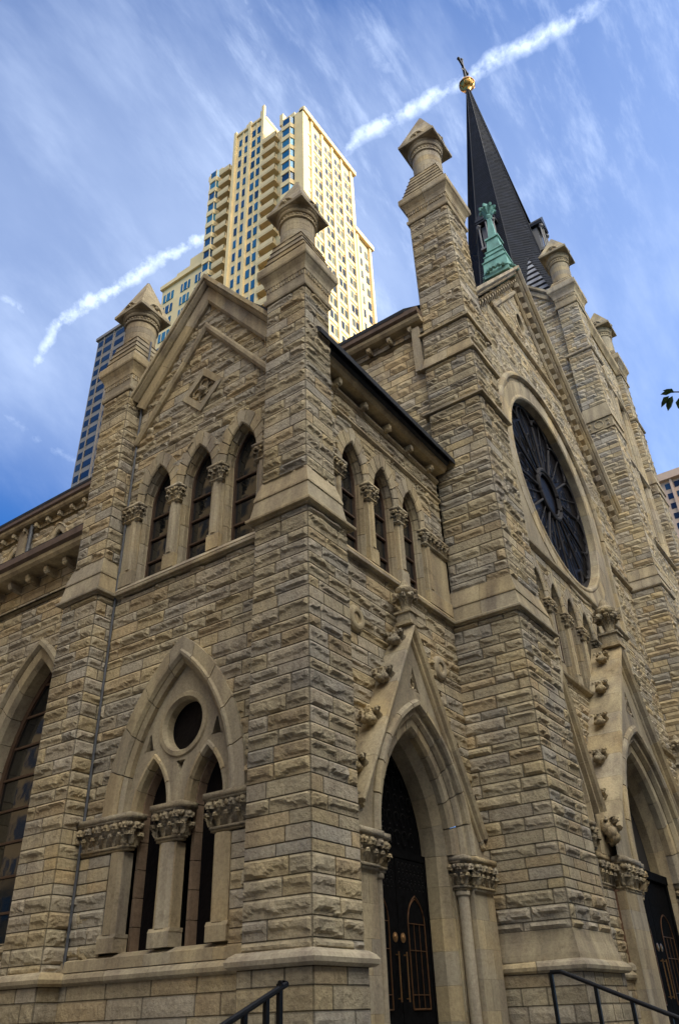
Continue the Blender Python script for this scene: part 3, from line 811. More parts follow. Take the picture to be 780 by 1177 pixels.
# ================================================================== FRONT PORTAL
def portal(F, uc, nfront, half, zs, rise, gable_half, zg0, zg1, nback, doorw, jambs, seed, door_n, sc=1.0, brass=True, zfin=None, cl=(None, None)):
    pt = MB()
    # gable slab with arched opening, voussoir orders recess inwards
    w = nfront
    orders = [(.50*sc, .34*sc, w-.0, w-.10), (.33*sc, .19*sc, w-.09*sc, w-.2*sc), (.185*sc, .0, w-.18*sc, w-.3*sc)]
    arch_ring(pt, F, uc, zs, half, rise, [(.36*sc, w-.1), (.36*sc, w+.02), (.40*sc, w+.07), (.47*sc, w+.07), (.52*sc, w+.01), (.52*sc, w-.1)], 11, 4)
    arch_ring(pt, F, uc, zs, half, rise, [(.20*sc, w-.3*sc), (.20*sc, w-.13*sc), (.25*sc, w-.06*sc), (.357*sc, w-.06*sc), (.357*sc, w-.3*sc)], 11, 4)
    arch_ring(pt, F, uc, zs, half, rise, [(.0, w-.5*sc), (.0, w-.22*sc), (.05*sc, w-.16*sc), (.195*sc, w-.15*sc), (.195*sc, w-.5*sc)], 11, 4)
    arch_ring(pt, F, uc, zs, half, rise, [(-.14*sc, door_n), (-.14*sc, w-.50*sc), (-.02, w-.34*sc), (.1, w-.34*sc), (.1, door_n)], 9, 4, kcol=.8, zbase=-.6, legh=.55, gap=.004)
    body = pt.build('portal', M['dressed'], CA)
    # gable spandrel
    slope = (zg1-zg0)/gable_half
    H = lambda u, z: (np.abs(u-uc) < (zg1-z)/slope) & (z > zs-.02)
    pm = plate(F, H, [lambda u, z: in_arch(u, z, uc, zs, half, rise, zs-.5, .50*sc), lambda u, z: (np.abs(u-uc) < (zg1-.62*sc*1.6-z)/slope*.62) & (z > zs+rise+.75*sc)], uc-gable_half, uc+gable_half, zs, zg1, w-.03, .1, .035*sc)
    pm.build('gable_field', M['dressed'], body)
    # side cheeks of the slab
    ck = MB(); L = math.hypot(1, slope)
    rake(ck, F, uc, zg1+.02, slope, gable_half, [(0, nback), (0, w+.12*sc), (.05*sc, w+.14*sc), (.11*sc, w+.10*sc), (.13*sc, w+.03), (.20*sc, w+.03), (.22*sc, w-.01), (.22*sc, nback)], .9)
    ck.build('gable_coping', M['dressed'], body)
    # tracery panel at the head
    tp = MB(); zt = zs+rise+.75*sc
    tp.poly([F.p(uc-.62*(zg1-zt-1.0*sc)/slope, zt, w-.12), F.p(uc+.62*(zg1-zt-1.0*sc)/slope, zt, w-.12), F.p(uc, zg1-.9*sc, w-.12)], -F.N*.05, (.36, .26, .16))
    wt = .62*(zg1-zt-1.0*sc)/slope
    for k in range(3):
        c = (uc+(-.5, .5, 0)[k]*wt*.75, zt+(.22, .22, .62)[k]*sc*.8)
        tp.tube([F.p(c[0]+.15*sc*math.cos(t), c[1]+.15*sc*math.sin(t), w-.09) for t in np.linspace(0, 2*PI, 11)[:-1]], .03*sc, 6, None, True)
    tp.build('tracery_panel', M['dressed'], body)
    # crockets climbing both rakes
    nC = 4 if sc < 1.5 else 5
    for sg in (-1, 1):
        outv = F.U*(sg*slope/L)+np.array((0, 0, 1/L)); upv = F.U*(-sg/L)+np.array((0, 0, slope/L))
        for i in range(nC):
            f = (i+.62)/(nC+.15)
            p = F.p(uc+sg*gable_half*(1-f), zg0+(zg1-zg0)*f, (w+nback)/2+.06)
            c = MB(); crocket(c, p-F.U*sg*.06, F.U*sg*.9+np.array((0, 0, .1)), F.N, (0, 0, 1), (.38 if sc < 1.5 else .50), seed+i); c.build('crocket', M['carved'], body, smooth=True)
        # corbel clusters at the foot
        c = MB(); p = F.p(uc+sg*(gable_half+.0), zg0-.05*sc, w-.08)
        for q in range(9):
            a = q*.7; c.blob(p+F.U*math.cos(a)*.11*sc+F.N*(.06*math.sin(a*2))*sc+np.array((0, 0, math.sin(a)*.12*sc)), .09*sc, seed+q, (1, 1, 1), .35)
        c.blob(p, .10*sc, seed, (1, 1, 1.2), .5, 10, 8)
        for q in range(6):
            a = q*PI/3; dd = F.U*math.cos(a)*.8+F.N*abs(math.sin(a))*.8+np.array((0, 0, .2)); dd /= np.linalg.norm(dd)
            leafy(c, p-np.array((0, 0, .16*sc)), (0, 0, 1), dd, F.U, .34*sc, .16*sc, .14*sc, seed+q)
        c.build('corbel', M['carved'], body, smooth=True)
    fm = MB(); finial(fm, F.p(uc, zg1-.10*sc, w-.05), zfin-zg1+.10*sc, seed); fm.build('finial', M['carved'], body, smooth=False)
    return body
pb = portal(FF, PC, .40, 1.28, 2.62, 2.15, 2.28, 3.02, 7.02, .0, 1.2, None, 900, -.42, 1.0, zfin=8.05)
# jambs (front portal)
def jamb(F, uc, sg, half, zcap0, zcap1, w, wid, parent, seed, sc=1.0, shaft=True):
    j = MB()
    a = uc+sg*(half+.42*sc); b = uc+sg*(half+wid)
    lo, hi = min(a, b), max(a, b)
    n = int((zcap0+.9)/.42); zz = np.linspace(-.9, zcap0, n+1)
    for i in range(n):
        m_ = lo+(hi-lo)*(.35+.3*(i % 2))
        j.fbox(F, lo, m_-.004, zz[i], zz[i+1]-.003, -.2, w-.06)
        j.fbox(F, m_+.004, hi, zz[i], zz[i+1]-.003, -.2, w-.06)
    lo2, hi2 = sorted((uc+sg*(half+.12*sc), uc+sg*(half+.40*sc)))
    for i in range(n): j.fbox(F, lo2, hi2, zz[i], zz[i+1]-.003, -.3, w-.32*sc)
    lo3, hi3 = sorted((uc+sg*(half-.02*sc), uc+sg*(half+.12*sc)))
    for i in range(n): j.fbox(F, lo3, hi3, zz[i], zz[i+1]-.003, -.4, w-.40*sc)
    J = j.build('jamb', M['dressed'], parent)
    if shaft:
        s = MB(); c = F.p(uc+sg*(half+.24*sc), 0, w-.20*sc)
        r = .105*sc
        s.lathe(c, [(r, -.2), (r, zcap0-.1), (r*1.3, zcap0-.08), (r*1.3, zcap0-.02), (r, zcap0)], 18)
        s.lathe(c, [(r*1.9, -.9), (r*1.9, -.55), (r*1.7, -.5), (r*1.9, -.42), (r*1.6, -.34), (r*1.3, -.3), (r*1.4, -.25), (r*1.02, -.2)], 18)
        s.build('shaft', M['dressed'], parent, smooth=False)
    k = MB()
    def blk(ua, ub, na, nb, sd_seed):
        p = F.p(min(ua, ub), 0, na); q = F.p(max(ua, ub), 0, nb)
        x0, x1 = sorted((p[0], q[0])); y0, y1 = sorted((p[1], q[1]))
        cap_block(k, x0, x1, y0, y1, zcap0, zcap1, '-x-y+x', sd_seed, .07*sc)
    blk(uc+sg*(half+.38*sc), uc+sg*(half+wid), w-.3*sc, w+.05, seed)
    blk(uc+sg*(half+.06*sc), uc+sg*(half+.42*sc), w-.42*sc, w-.02*sc, seed+5)
    k.build('capital', M['carved'], parent, smooth=True)
for sg in (-1, 1): jamb(FF, PC, sg, 1.28, 2.02, 2.62, .40, 1.28 if sg > 0 else 1.12, pb, 950+sg*10)
# doors of front portal (plane y=.97 -> n=-.42)
dm = MB(); dn = -.42
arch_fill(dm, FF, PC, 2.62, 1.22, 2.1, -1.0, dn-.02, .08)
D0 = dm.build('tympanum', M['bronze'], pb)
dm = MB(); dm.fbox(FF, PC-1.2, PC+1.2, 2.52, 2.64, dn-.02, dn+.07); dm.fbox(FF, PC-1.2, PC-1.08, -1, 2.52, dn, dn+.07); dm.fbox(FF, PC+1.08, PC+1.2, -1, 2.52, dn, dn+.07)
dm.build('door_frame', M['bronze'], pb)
# openwork scrolls in the tympanum / above doors
tm = MB()
for i in range(-4, 5):
    for j in range(5):
        cx_ = PC+i*.25; cz_ = 2.9+j*.33
        if ((abs(i*.25)/1.05)**2+((cz_-2.6)/1.9)**2) < .8:
            tm.tube([FF.p(cx_+.1*math.cos(t)*(1-.04*k), cz_+.13*math.sin(t), dn+.01) for k, t in enumerate(np.linspace(0, 5.2, 9))], .014, 5)
tm.build('ironwork', M['iron'], pb); tm = MB()
for i in range(-7, 8):
    for j in range(3):
        if i: tm.tube([FF.p(PC+i*.14+.05*math.cos(t), 2.06+j*.16+.06*math.sin(t), dn+.06) for t in np.linspace(0, 5, 8)], .01, 5)
tm.build('ironwork', M['iron'], pb)
def door_leaf(F, u0, u1, z0, z1, n, handle_side, body, gz0, gz1, sc=1.0):
    d = MB(); d.fbox(F, u0+.01, u1-.01, z0, z1, n, n+.06)
    uc = (u0+u1)/2; w = (u1-u0)*.27
    D = d.build('door', M['bronze'], body)
    g = MB(); r = .010*sc
    zs = gz1-(gz1-gz0)*.26
    uo = uc-handle_side*.08*sc
    x, z = archpts(uo, zs, w, gz1-zs, 0, np.linspace(0, 1, 17))
    g.tube([F.p(uo-w, gz0, n+.07)]+[F.p(a, b, n+.07) for a, b in zip(x, z)]+[F.p(uo+w, gz0, n+.07)], r*1.3, 6)
    g.tube([F.p(uo-w, gz0, n+.07), F.p(uo+w, gz0, n+.07)], r*1.5, 6)
    for f in (-.33, .33): g.tube([F.p(uo+f*w, gz0, n+.07), F.p(uo+f*w, zs, n+.07)], r*.7, 6)
    for z_ in (zs, gz0+(gz1-gz0)*.12, gz0+(gz1-gz0)*.5): g.tube([F.p(uo-w, z_, n+.07), F.p(uo+w, z_, n+.07)], r*.8, 6)
    x2, z2 = archpts(uo+w*.33, zs, w*1.33, (gz1-zs)*.95, 0, np.linspace(0, .42, 9)); g.tube([F.p(a, b, n+.07) for a, b in zip(x2, z2)], r*.8, 6)
    x2, z2 = archpts(uo-w*.33, zs, w*1.33, (gz1-zs)*.95, 0, np.linspace(.58, 1, 9)); g.tube([F.p(a, b, n+.07) for a, b in zip(x2, z2)], r*.8, 6)
    g.build('lattice', M['brass'], D)
    h = MB(); hu = u1-.13*sc if handle_side > 0 else u0+.13*sc
    zm = gz0+(gz1-gz0)*.06
    zt = gz0+(gz1-gz0)*.48
    h.tube([F.p(hu, zm, n+.12), F.p(hu, zt, n+.12)], .013*sc, 8)
    for z_ in (zm+.05, zt-.05): h.tube([F.p(hu, z_, n+.05), F.p(hu, z_, n+.12)], .012*sc, 6)
    c = F.p(hu, zt+.22*sc, n+.06); h.lathe(c, [(.075*sc, 0), (.08*sc, .01), (.05*sc, .02), (.03*sc, .035)], 18, axis=F.N)
    h.build('handle', M['brasslit'], D)
M['brasslit'] = plain('polished_brass', (.34, .19, .08), .35, .7, 10, .2)
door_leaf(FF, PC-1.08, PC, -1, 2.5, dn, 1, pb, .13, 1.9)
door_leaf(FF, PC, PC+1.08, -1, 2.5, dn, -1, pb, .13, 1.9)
for c in (2.2, 5.58):
    mb = MB(); circ(FF, c, 6.66, .13, [(-.02, .04), (0, .10), (.05, .11), (.10, .10), (.15, .06), (.15, -.05), (-.02, -.05)], mb, 28)
    mb.lathe(FF.p(c, 6.66, .03), [(.12, -.05), (.12, .02), (.08, .035), (.02, .04)], 20, axis=FF.N)
    mb.build('rondel', M['dressed'], CA)

# ================================================================== eaves of the front bay
def eaves(F, u0, u1, zt, nproj, brs, parent, zs1, zs2, dark=True, zg=None, scale=1.0):
    m = MB(); s = scale
    m.prism([(-.1, zt-.30*s), (nproj-.12*s, zt-.30*s), (nproj-.05*s, zt-.22*s), (nproj-.03*s, zt-.12*s), (-.1, zt-.12*s)], F.N, (0, 0, 1), F.p(u0, 0, 0), F.p(u1, 0, 0))
    e = m.build('cornice', M['dressed'], parent)
    g = MB()
    g.prism([(-.1, zt-.115*s), (nproj-.02*s, zt-.115*s), (nproj+.05*s, zt-.06*s), (nproj+.06*s, zt+.10*s), (nproj+.02*s, zt+.12*s), (-.1, zt+.12*s)], F.N, (0, 0, 1), F.p(u0, 0, 0), F.p(u1, 0, 0))
    g.build('gutter', M['gutter'] if dark else M['browngutter'], e)
    for b in brs:
        c = MB(); c.prism([(-.02, -.11*s), (.12*s, -.10*s), (nproj*.58, -.05*s), (nproj*.62, .0), (nproj*.62, .08*s), (-.02, .08*s)], F.N, (0, 0, 1), F.p(b-.06*s, zt-.45*s, 0), F.p(b+.06*s, zt-.45*s, 0))
        c.blob(F.p(b, zt-.50*s, nproj*.5), .075*s, int(b*10), (1, 1, .9), .3, 10, 7)
        c.build('bracket', M['dressed'], e)
    m = MB()
    for z in (zs1, zs2):
        m.prism([(-.05, z-.09*s), (.03, z-.09*s), (.09*s, z-.03*s), (.09*s, z+.02*s), (.03, z+.06*s), (-.05, z+.06*s)], F.N, (0, 0, 1), F.p(u0+.01, 0, 0), F.p(u1-.01, 0, 0))
    m.build('string_course', M['dressed'], e)
    return e
E1 = eaves(FF, 1.0, 6.62, 12.93, .42, [1.72, 2.80, 3.86, 4.92, 6.0], CA, 12.42, 11.78)
mb = MB(); mb.tube([(1.16, .42, 12.65), (1.16, .40, 12.0), (1.16, .46, 11.85)], .05, 10); mb.build('downpipe', M['downpipe'], CA)
# roofs (dark slate)
def roofm(name, pts, thick=(0, 0, -.15)):
    m = MB(); m.poly(pts, thick, (.03, .032, .038)); return m.build(name, M['slate'], CA)
roofm('roof', [(.5, -.05, 13.02), (7.0, -.05, 13.02), (7.0, 3.5, 16.75), (.5, 3.5, 16.75)])
roofm('roof', [(.5, 3.5, 16.75), (7.0, 3.5, 16.75), (7.0, 6.95, 13.02), (.5, 6.95, 13.02)])
roofm('roof', [(.75, 6.9, 11.05), (.75, 55, 11.05), (7.0, 55, 15.5), (7.0, 6.9, 15.5)])
roofm('roof', [(6.5, .9, 19.5), (6.5, 58, 19.5), (XC, 58, 31.2), (XC, .9, 31.2)])
roofm('roof', [(29.2, .9, 19.5), (XC, .9, 31.2), (XC, 58, 31.2), (29.2, 58, 19.5)])

# ================================================================== aisle and clerestory to the left
AW = [9.42, 14.6]
def m_aisle(u, z):
    k = np.ones_like(u, bool)
    for c in AW: k &= ~in_arch(u, z, c, 4.75, 1.45, 3.1, 1.55, .35)
    return k
mb = MB(); rock(mb, FA, 6.9, 20, .82, 10.6, .085, .06, m_aisle, 61, kcol=1.05); mb.build('aisle_wall', M['rock'], CA)
mb = MB(); mb.box(1.9, 7.2, 6.9, 56, -2, 10.6, (.1, .1, .1)); mb.box(1.35, 7.0, 20, 56, -2, 10.6, (.3, .26, .2)); mb.build('aisle_core', M['vestibule'], CA)
for c in AW:
    w = MB()
    arch_ring(w, FA, c, 4.75, 1.45, 3.1, [(.26, -.05), (.26, .06), (.31, .14), (.40, .14), (.46, .06), (.46, -.05)], 11, 4, kcol=.85)
    arch_ring(w, FA, c, 4.75, 1.45, 3.1, [(-.02, -.5), (-.02, -.12), (.05, .0), (.257, .04), (.257, -.5)], 11, 4, zbase=1.6, legh=.5)
    W = w.build('window', M['dressed'], CA)
    f = MB(); arch_ring(f, FA, c, 4.75, 1.38, 3.0, [(-.09, -.42), (.05, -.42), (.05, -.52), (-.09, -.52)], 3, 6, gap=0, zbase=1.6, legh=9, col=(.1, .1, .1))
    for z_ in np.arange(2.2, 7.4, .74):
        f.fbox(FA, c-1.4, c+1.4, z_-.025, z_+.025, -.51, -.43) if z_ < 4.9 else f.fbox(FA, c-1.38+(z_-4.9)*.33, c+1.38-(z_-4.9)*.33, z_-.025, z_+.025, -.51, -.43)
    f.fbox(FA, c-.03, c+.03, 1.6, 7.3, -.5, -.44)
    f.build('frame', M['wood'], W)
    g = MB(); arch_fill(g, FA, c, 4.75, 1.38, 3.0, 1.6, -.48, .03); g.build('glass', M['glass'], W)
    s = MB(); s.prism([(-.5, 1.38), (.09, 1.38), (.09, 1.44), (-.5, 1.62)], FA.N, (0, 0, 1), FA.p(c-1.8, 0, 0), FA.p(c+1.8, 0, 0)); s.build('sill', M['dressed'], W)
EA = eaves(FA, 6.93, 20, 10.78, .62, [7.9+.77*i for i in range(15)], CA, 9.66, 9.66, dark=False, scale=1.05)
def m_cl(u, z):
    k = np.ones_like(u, bool)
    for c in CW: k &= ~in_arch(u, z, c, 17.0, .62, 1.1, 15, .12)
    return k
CW = [18.6, 21.6, 24.6, 27.6]
mb = MB(); rock(mb, FC, .5, 36, 13.0, 19.2, .15, .07, m_cl, 62, kcol=1.08); mb.build('clerestory_wall', M['far'], CA)
mb = MB(); mb.box(7.1, 28.5, 1.3, 58, 10, 19.3, (.1, .1, .1)); mb.build('nave_core', M['vestibule'], CA)
for c in CW:
    w = MB()
    arch_ring(w, FC, c, 17.0, .55, 1.0, [(.0, -.35), (.0, .0), (.05, .05), (.26, .05), (.30, .10), (.36, .02), (.36, -.35)], 7, 3, zbase=15.3)
    W = w.build('window', M['dressed'], CA)
    g = MB(); arch_fill(g, FC, c, 17.0, .54, .99, 15.3, -.25, .03); g.build('glass', M['glass'], W)
EC = eaves(FC, .45, 36, 19.25, .42, [.9+.8*i for i in range(44)], CA, 18.52, 18.52, dark=False, scale=1.1)
mb = MB()
mb.tube([(6.85, 20.45, 18.9), (6.85, 20.45, 13.5)], .09, 10); mb.build('downpipe', M['downpipe'], CA)
mb = MB(); mb.box(6.86, 7.02, 20.8, 21.35, 13, 19.0); mb.build('pilaster', M['dressed'], CA)
mb = MB(); mb.box(6.80, 7.02, .60, .86, 16.9, 18.75); mb.build('pilaster', M['dressed'], CA)
mb = MB(); mb.tube([(.42, 5.70, 16.0), (.42, 5.70, .9)], .028, 8); mb.build('conduit', M['downpipe'], CA)
mb = MB(); mb.tube([(6.56, .62, 12), (6.56, .62, .9)], .02, 8); mb.build('conduit', M['downpipe'], CA)

# ================================================================== NAVE FRONT
RZ = 18.2; RR = 4.18
GS = 1.17; GZ = 32.0      # gable slope, apex
NW = [XC+1.5*k for k in range(-3, 4)]
def m_nave(u, z):
    k = (z < GZ-.7-GS*np.abs(u-XC))
    k &= ~((u-XC)**2+(z-RZ)**2 < 5.0**2)
    k &= ~((np.abs(u-XC) < 5.1) & (z < RZ) & (z > 13.5))
    k &= ~((z > 9.05) & (z < 11.7) & (np.abs(u-XC) < 5.26))
    for c in NW: k &= ~in_arch(u, z, c, 11.7, .48, .95, 9, .2)
    k &= ~((np.abs(u-XC) < (11.0-z)/1.45-.15) & (z > 3.3))
    k &= ~((np.abs(u-XC) < 4.4) & (z <= 3.4))
    for s_ in (-1, 1):
        k &= ~in_arch(u, z, XC+s_*6.75, 4.2, .62, 1.5, .8, .12)
    k &= ~(((u-XC-.05)/.42)**2+((z-28.2)/.68)**2 < 1)
    return k
mb = MB(); rock(mb, FM, 8.6, X3+.6, .82, 31.4, .095, .06, m_nave, 71); mb.build('nave_front_wall', M['rock'], CA)
mb = MB()
# stepped dark core behind the gable
mb.poly([(8.7, 1.1, -2), (X3+.4, 1.1, -2), (X3+.4, 1.1, 20.5), (XC, 1.1, 30.9), (8.7, 1.1, 20.5)], (0, .4, 0), (.1, .1, .1)); mb.build('nave_front_core', M['vestibule'], CA)
# smooth stone panel round the rose
pm = plate(FM, lambda u, z: (((u-XC)**2+(z-RZ)**2 < 5.35**2) & (z >= RZ)) | ((np.abs(u-XC) < 5.35) & (z < RZ) & (z > 13.45)), [lambda u, z: (u-XC)**2+(z-RZ)**2 < (RR+.78)**2], XC-5.35, XC+5.35, 13.45, 23.6, .03, .3, .08)
RW = pm.build('rose_window', M['dressed'], CA)
mb = MB()
def ring_stones(F, c, z, r, prof, nst, mb, kcol=1.0, ns=3, a0=0, a1=2*PI):
    k = len(prof)
    for s in range(nst):
        A = np.linspace(a0+(a1-a0)*s/nst+.0012, a0+(a1-a0)*(s+1)/nst-.0012, ns+1); V = []
        for a in A:
            for d, n in prof: V.append(F.p(c+math.cos(a)*(r+d), z+math.sin(a)*(r+d), n))
        f = [(j*k+i, j*k+(i+1) % k, (j+1)*k+(i+1) % k, (j+1)*k+i) for j in range(ns) for i in range(k)]+[tuple(range(k))[::-1], tuple(range(ns*k, (ns+1)*k))]
        mb.addf(V, f, dc(1, kcol)[0])
ring_stones(FM, XC, RZ, RR, [(0, -.5), (0, .02), (.06, .07), (.14, .07), (.2, .03), (.45, .05), (.78, .06), (.82, .02), (.82, -.2)], 28, mb, 1.05)
ring_stones(FM, XC, RZ, 5.15, [(0, -.1), (0, .10), (.06, .2), (.16, .2), (.26, .1), (.26, -.1)], 20, mb, .9, a0=0, a1=PI)
for sg in (-1, 1):
    for q in range(7):
        lo, hi = sorted((XC+sg*5.15, XC+sg*5.41)); mb.fbox(FM, lo, hi, 13.5+.664*q, 13.5+.664*(q+1)-.008, -.1, .16)
mb.build('rose_surround', M['dressed'], RW)
mb = MB()
R_ = RR-.06; dn_ = -.36
ring_stones(FM, XC, RZ, RR, [(-.16, dn_-.1), (-.16, dn_+.06), (.03, dn_+.06), (.03, dn_-.1)], 24, mb)
for rr, t in ((1.12, .10), (.95, .05)):
    mb.tube([FM.p(XC+rr*math.cos(a), RZ+rr*math.sin(a), dn_+.04) for a in np.linspace(0, 2*PI, 49)[:-1]], t, 8, None, True)
for i in range(12):
    a = 2*PI*i/12+.13
    mb.tube([FM.p(XC+rr*math.cos(a), RZ+rr*math.sin(a), dn_+.03) for rr in (1.15, 2.3, 3.35)], .055, 7)
    a2 = a+PI/12
    # petal heads
    c = (XC+3.35*math.cos(a2), RZ+3.35*math.sin(a2)); hw_ = 3.35*math.sin(PI/12)
    pts = []
    for t in np.linspace(-PI/2, PI/2, 11):
        d = (math.cos(a2), math.sin(a2)); e = (-d[1], d[0])
        pts.append(FM.p(c[0]+d[0]*hw_*.85*math.cos(t)+e[0]*hw_*math.sin(t), c[1]+d[1]*hw_*.85*math.cos(t)+e[1]*hw_*math.sin(t), dn_+.03))
    mb.tube(pts, .05, 7)
    mb.tube([FM.p(XC+rr*math.cos(a2), RZ+rr*math.sin(a2), dn_+.01) for rr in (1.15, 4.1)], .025, 6)
    mb.tube([FM.p(XC+2.4*math.cos(a2)+.4*math.cos(t), RZ+2.4*math.sin(a2)+.4*math.sin(t), dn_+.01) for t in np.linspace(0, 2*PI, 15)[:-1]], .022, 6, None, True)
mb.build('tracery', M['rosetrac'], RW)
mb = MB(); mb.poly([FM.p(XC+RR*math.cos(a), RZ+RR*math.sin(a), dn_-.04) for a in np.linspace(0, 2*PI, 65)[:-1]], -FM.N*.05); mb.build('glass', M['leaded'], RW)
mb = MB()
for z, a, b in ((13.5, XC-5.6, XC+5.6), (26.1, XC-3.9, XC+3.9)):
    mb = MB(); mb.prism([(-.05, z-.12), (.04, z-.12), (.16, z-.04), (.18, z+.03), (.05, z+.10), (-.05, z+.10)], FM.N, (0, 0, 1), FM.p(a, 0, 0), FM.p(b, 0, 0)); mb.build('string_course', M['dressed'], CA)
sp2 = [(8.75, .5), (26.6, .5)]
for a, b in ((8.7, XC-5.45), (XC+5.45, X3)):
    mb = MB(); mb.prism([(-.05, 17.0), (.04, 17.0), (.16, 17.08), (.18, 17.14), (.05, 17.22), (-.05, 17.22)], FM.N, (0, 0, 1), FM.p(a, 0, 0), FM.p(b, 0, 0)); mb.build('string_course', M['dressed'], CA)
mb = MB()
mb.prism([(-.05, 8.88), (.04, 8.88), (.16, 8.96), (.18, 9.03), (.05, 9.12), (-.05, 9.12)], FM.N, (0, 0, 1), FM.p(8.75, 0, 0), FM.p(X3, 0, 0))
mb.build('string_course', M['dressed'], CA)
lancet_row(FM, NW, .48, 11.7, .95, 9.1, .3, 1.5, None, 'n', 640, M['leaded'], capz=.5, hood=.36, bars=1)
# gable coping with corbel table
mb = MB()
rake(mb, FM, XC, GZ, GS, 9.2, [(0, -.6), (0, .62), (.12, .62), (.20, .50), (.20, -.6)], 1.3)
rake(mb, FM, XC, GZ-.31, GS, 9.1, [(.003, -.1), (.003, .42), (.10, .42), (.16, .30), (.16, -.1)], 1.3)
rake(mb, FM, XC, GZ-.95, GS, 9.0, [(.003, -.1), (.003, .12), (.10, .16), (.16, .05), (.16, -.1)], 1.3)
GC = mb.build('gable_coping', M['dressed'], CA)
L_ = math.hypot(1, GS)
for sg in (-1, 1):
    d = FM.U*(sg/L_)+np.array((0, 0, -GS/L_)); per = FM.U*(-sg*GS/L_)+np.array((0, 0, -1/L_))
    for i in range(24):
        s = .7+i*.56; c0 = FM.p(XC, GZ-.31, 0)+d*s+per*.34
        m = MB(); V = []
        m.prism([(-.02, 0), (.34, 0), (.34, .10), (.16, .28), (-.02, .30)], FM.N, per, c0-d*.12, c0+d*.12)
        m.build('modillion', M['dressed'], GC)
mb = MB(); rake(mb, FM, XC, 30.45, 1.15, 3.82, [(0, -.02), (0, .10), (.06, .16), (.16, .16), (.22, .08), (.22, -.02)], 1.5); mb.build('gable_moulding', M['dressed'], CA)
mb = MB(); x, z = archpts(XC+.05, 28.2, .4, .62, 0, np.linspace(0, 1, 13)); x2, z2 = archpts(XC+.05, 28.2, .4, .62, 0, np.linspace(1, 0, 13))
vp = list(zip(x, z))+[(a, 56.4-b) for a, b in zip(x2[1:-1], z2[1:-1])]
mb.poly([FM.p(a, b, -.25) for a, b in vp], -FM.N*.05, (.01, .01, .01)); mb.build('gable_vent', M['vestibule'], CA)
mb = MB(); k_ = len(vp)
for i in range(k_):
    a, b = vp[i], vp[(i+1) % k_]; o = lambda p, r: (XC+.05+(p[0]-XC-.05)*r, 28.2+(p[1]-28.2)*r)
    mb.poly([FM.p(*o(a, 1), .05), FM.p(*o(b, 1), .05), FM.p(*o(b, 1.3), .05), FM.p(*o(a, 1.3), .05)], -FM.N*.35)
mb.build('vent_surround', M['dressed'], CA)
# carved cresting under the apex cornice on the left rake
# ---- copper finial on the gable
cf = MB(); fx, fy, fz = XC, .85, 32.3
def cbox(h0, h1, w0, w1):
    w0 *= .84; w1 *= .84; cf.frust((fx-w0, fx+w0, fy-w0, fy+w0), fz+h0, (fx-w1, fx+w1, fy-w1, fy+w1), fz+h1)
cbox(-.9, .25, .80, .74); cbox(.25, .32, .80, .80); cbox(.32, .75, .70, .62); cbox(.75, .80, .68, .68); cbox(.80, 1.15, .58, .52); cbox(1.15, 1.2, .58, .58); cbox(1.2, 2.2, .46, .36); cbox(2.2, 2.32, .45, .45); cbox(2.32, 4.2, .26, .11)
cf.lathe((fx, fy, fz), [(.13, 4.15), (.2, 4.3), (.12, 4.45), (.1, 4.7), (.22, 4.95), (.16, 5.2), (.05, 5.45)], 12)
for i in range(8):
    a = i*PI/4; d = np.array((math.cos(a), math.sin(a), 0))
    cf.tube([np.array((fx, fy, fz+4.55))+d*.08, np.array((fx, fy, fz+4.75))+d*.22, np.array((fx, fy, fz+4.98))+d*.32, np.array((fx, fy, fz+4.95))+d*.42, np.array((fx, fy, fz+4.78))+d*.42], [.07, .10, .12, .10, .06], 7)
for i in range(24):
    a = i*PI/12; cf.blob((fx+math.cos(a)*.85, fy+math.sin(a)*.85, fz-.55), .12, i, (1, 1, .8), .3, 7, 5)
cf.build('copper_finial', M['copper'], CA, label='green verdigris copper finial on the main gable')

# ================================================================== MAIN PORTAL
mp = portal(FM, XC, .85, 2.5, 3.5, 3.7, 4.7, 4.2, 11.15, .0, 2.4, None, 1200, -.3, 1.75, zfin=12.95)
for sg in (-1, 1): jamb(FM, XC, sg, 2.5, 2.65, 3.5, .85, 2.05, mp, 1250+sg*20, 1.6)
for sg in (-1, 1):
    a, b = sorted((XC+sg*4.35, XC+sg*5.62)); m = MB(); rock(m, FM, a, b, .86, 2.72, .07, .05, None, 99+sg, n0=.48); rock(m, FM, a, b, -2, .64, .1, .02, None, 95+sg, n0=.52)
    rock(m, Fr((a, .5, 0), (0, -1, 0), (-1, 0, 0)), -.05, .48, .86, 2.72, .07, .04, None, 93+sg)
    f_ = m.build('flank_wall', M['rock'], mp)
    m = MB(); band(m, [(a, .5), (a, .02), (b, .02), (b, .5)], [(-.06, .64), (.10, .64), (.15, .68), (.16, .74), (.12, .80), (.04, .86), (-.06, .87)]); m.box(a+.02, b-.02, .06, .9, 2.7, 4.0); a_, b_ = sorted((XC+sg*3.3, XC+sg*5.3)); m.box(a_, b_, -.1, .9, 3.51, 4.7); m.build('plinth_moulding', M['dressed'], mp)
    m = MB(); cap_block(m, a-.02, b+.02, -.06, .6, 2.7, 3.5, '-x-y+x', 333+sg, .07); m.build('capital', M['carved'], mp, smooth=True)
    m = MB(); c_ = XC+sg*4.45; m.lathe((c_, .02, 0), [(.12, .9), (.12, 2.7)], 12, (.22, .13, .08)); m.lathe((c_, .02, 0), [(.2, .84), (.2, .95), (.14, 1.02)], 12); m.build('shaft', M['dressed'], mp)
mb = MB(); arch_fill(mb, FM, XC, 3.5, 2.4, 3.5, -1.2, -.3, .1); mb.build('tympanum', M['vestibule'], mp)
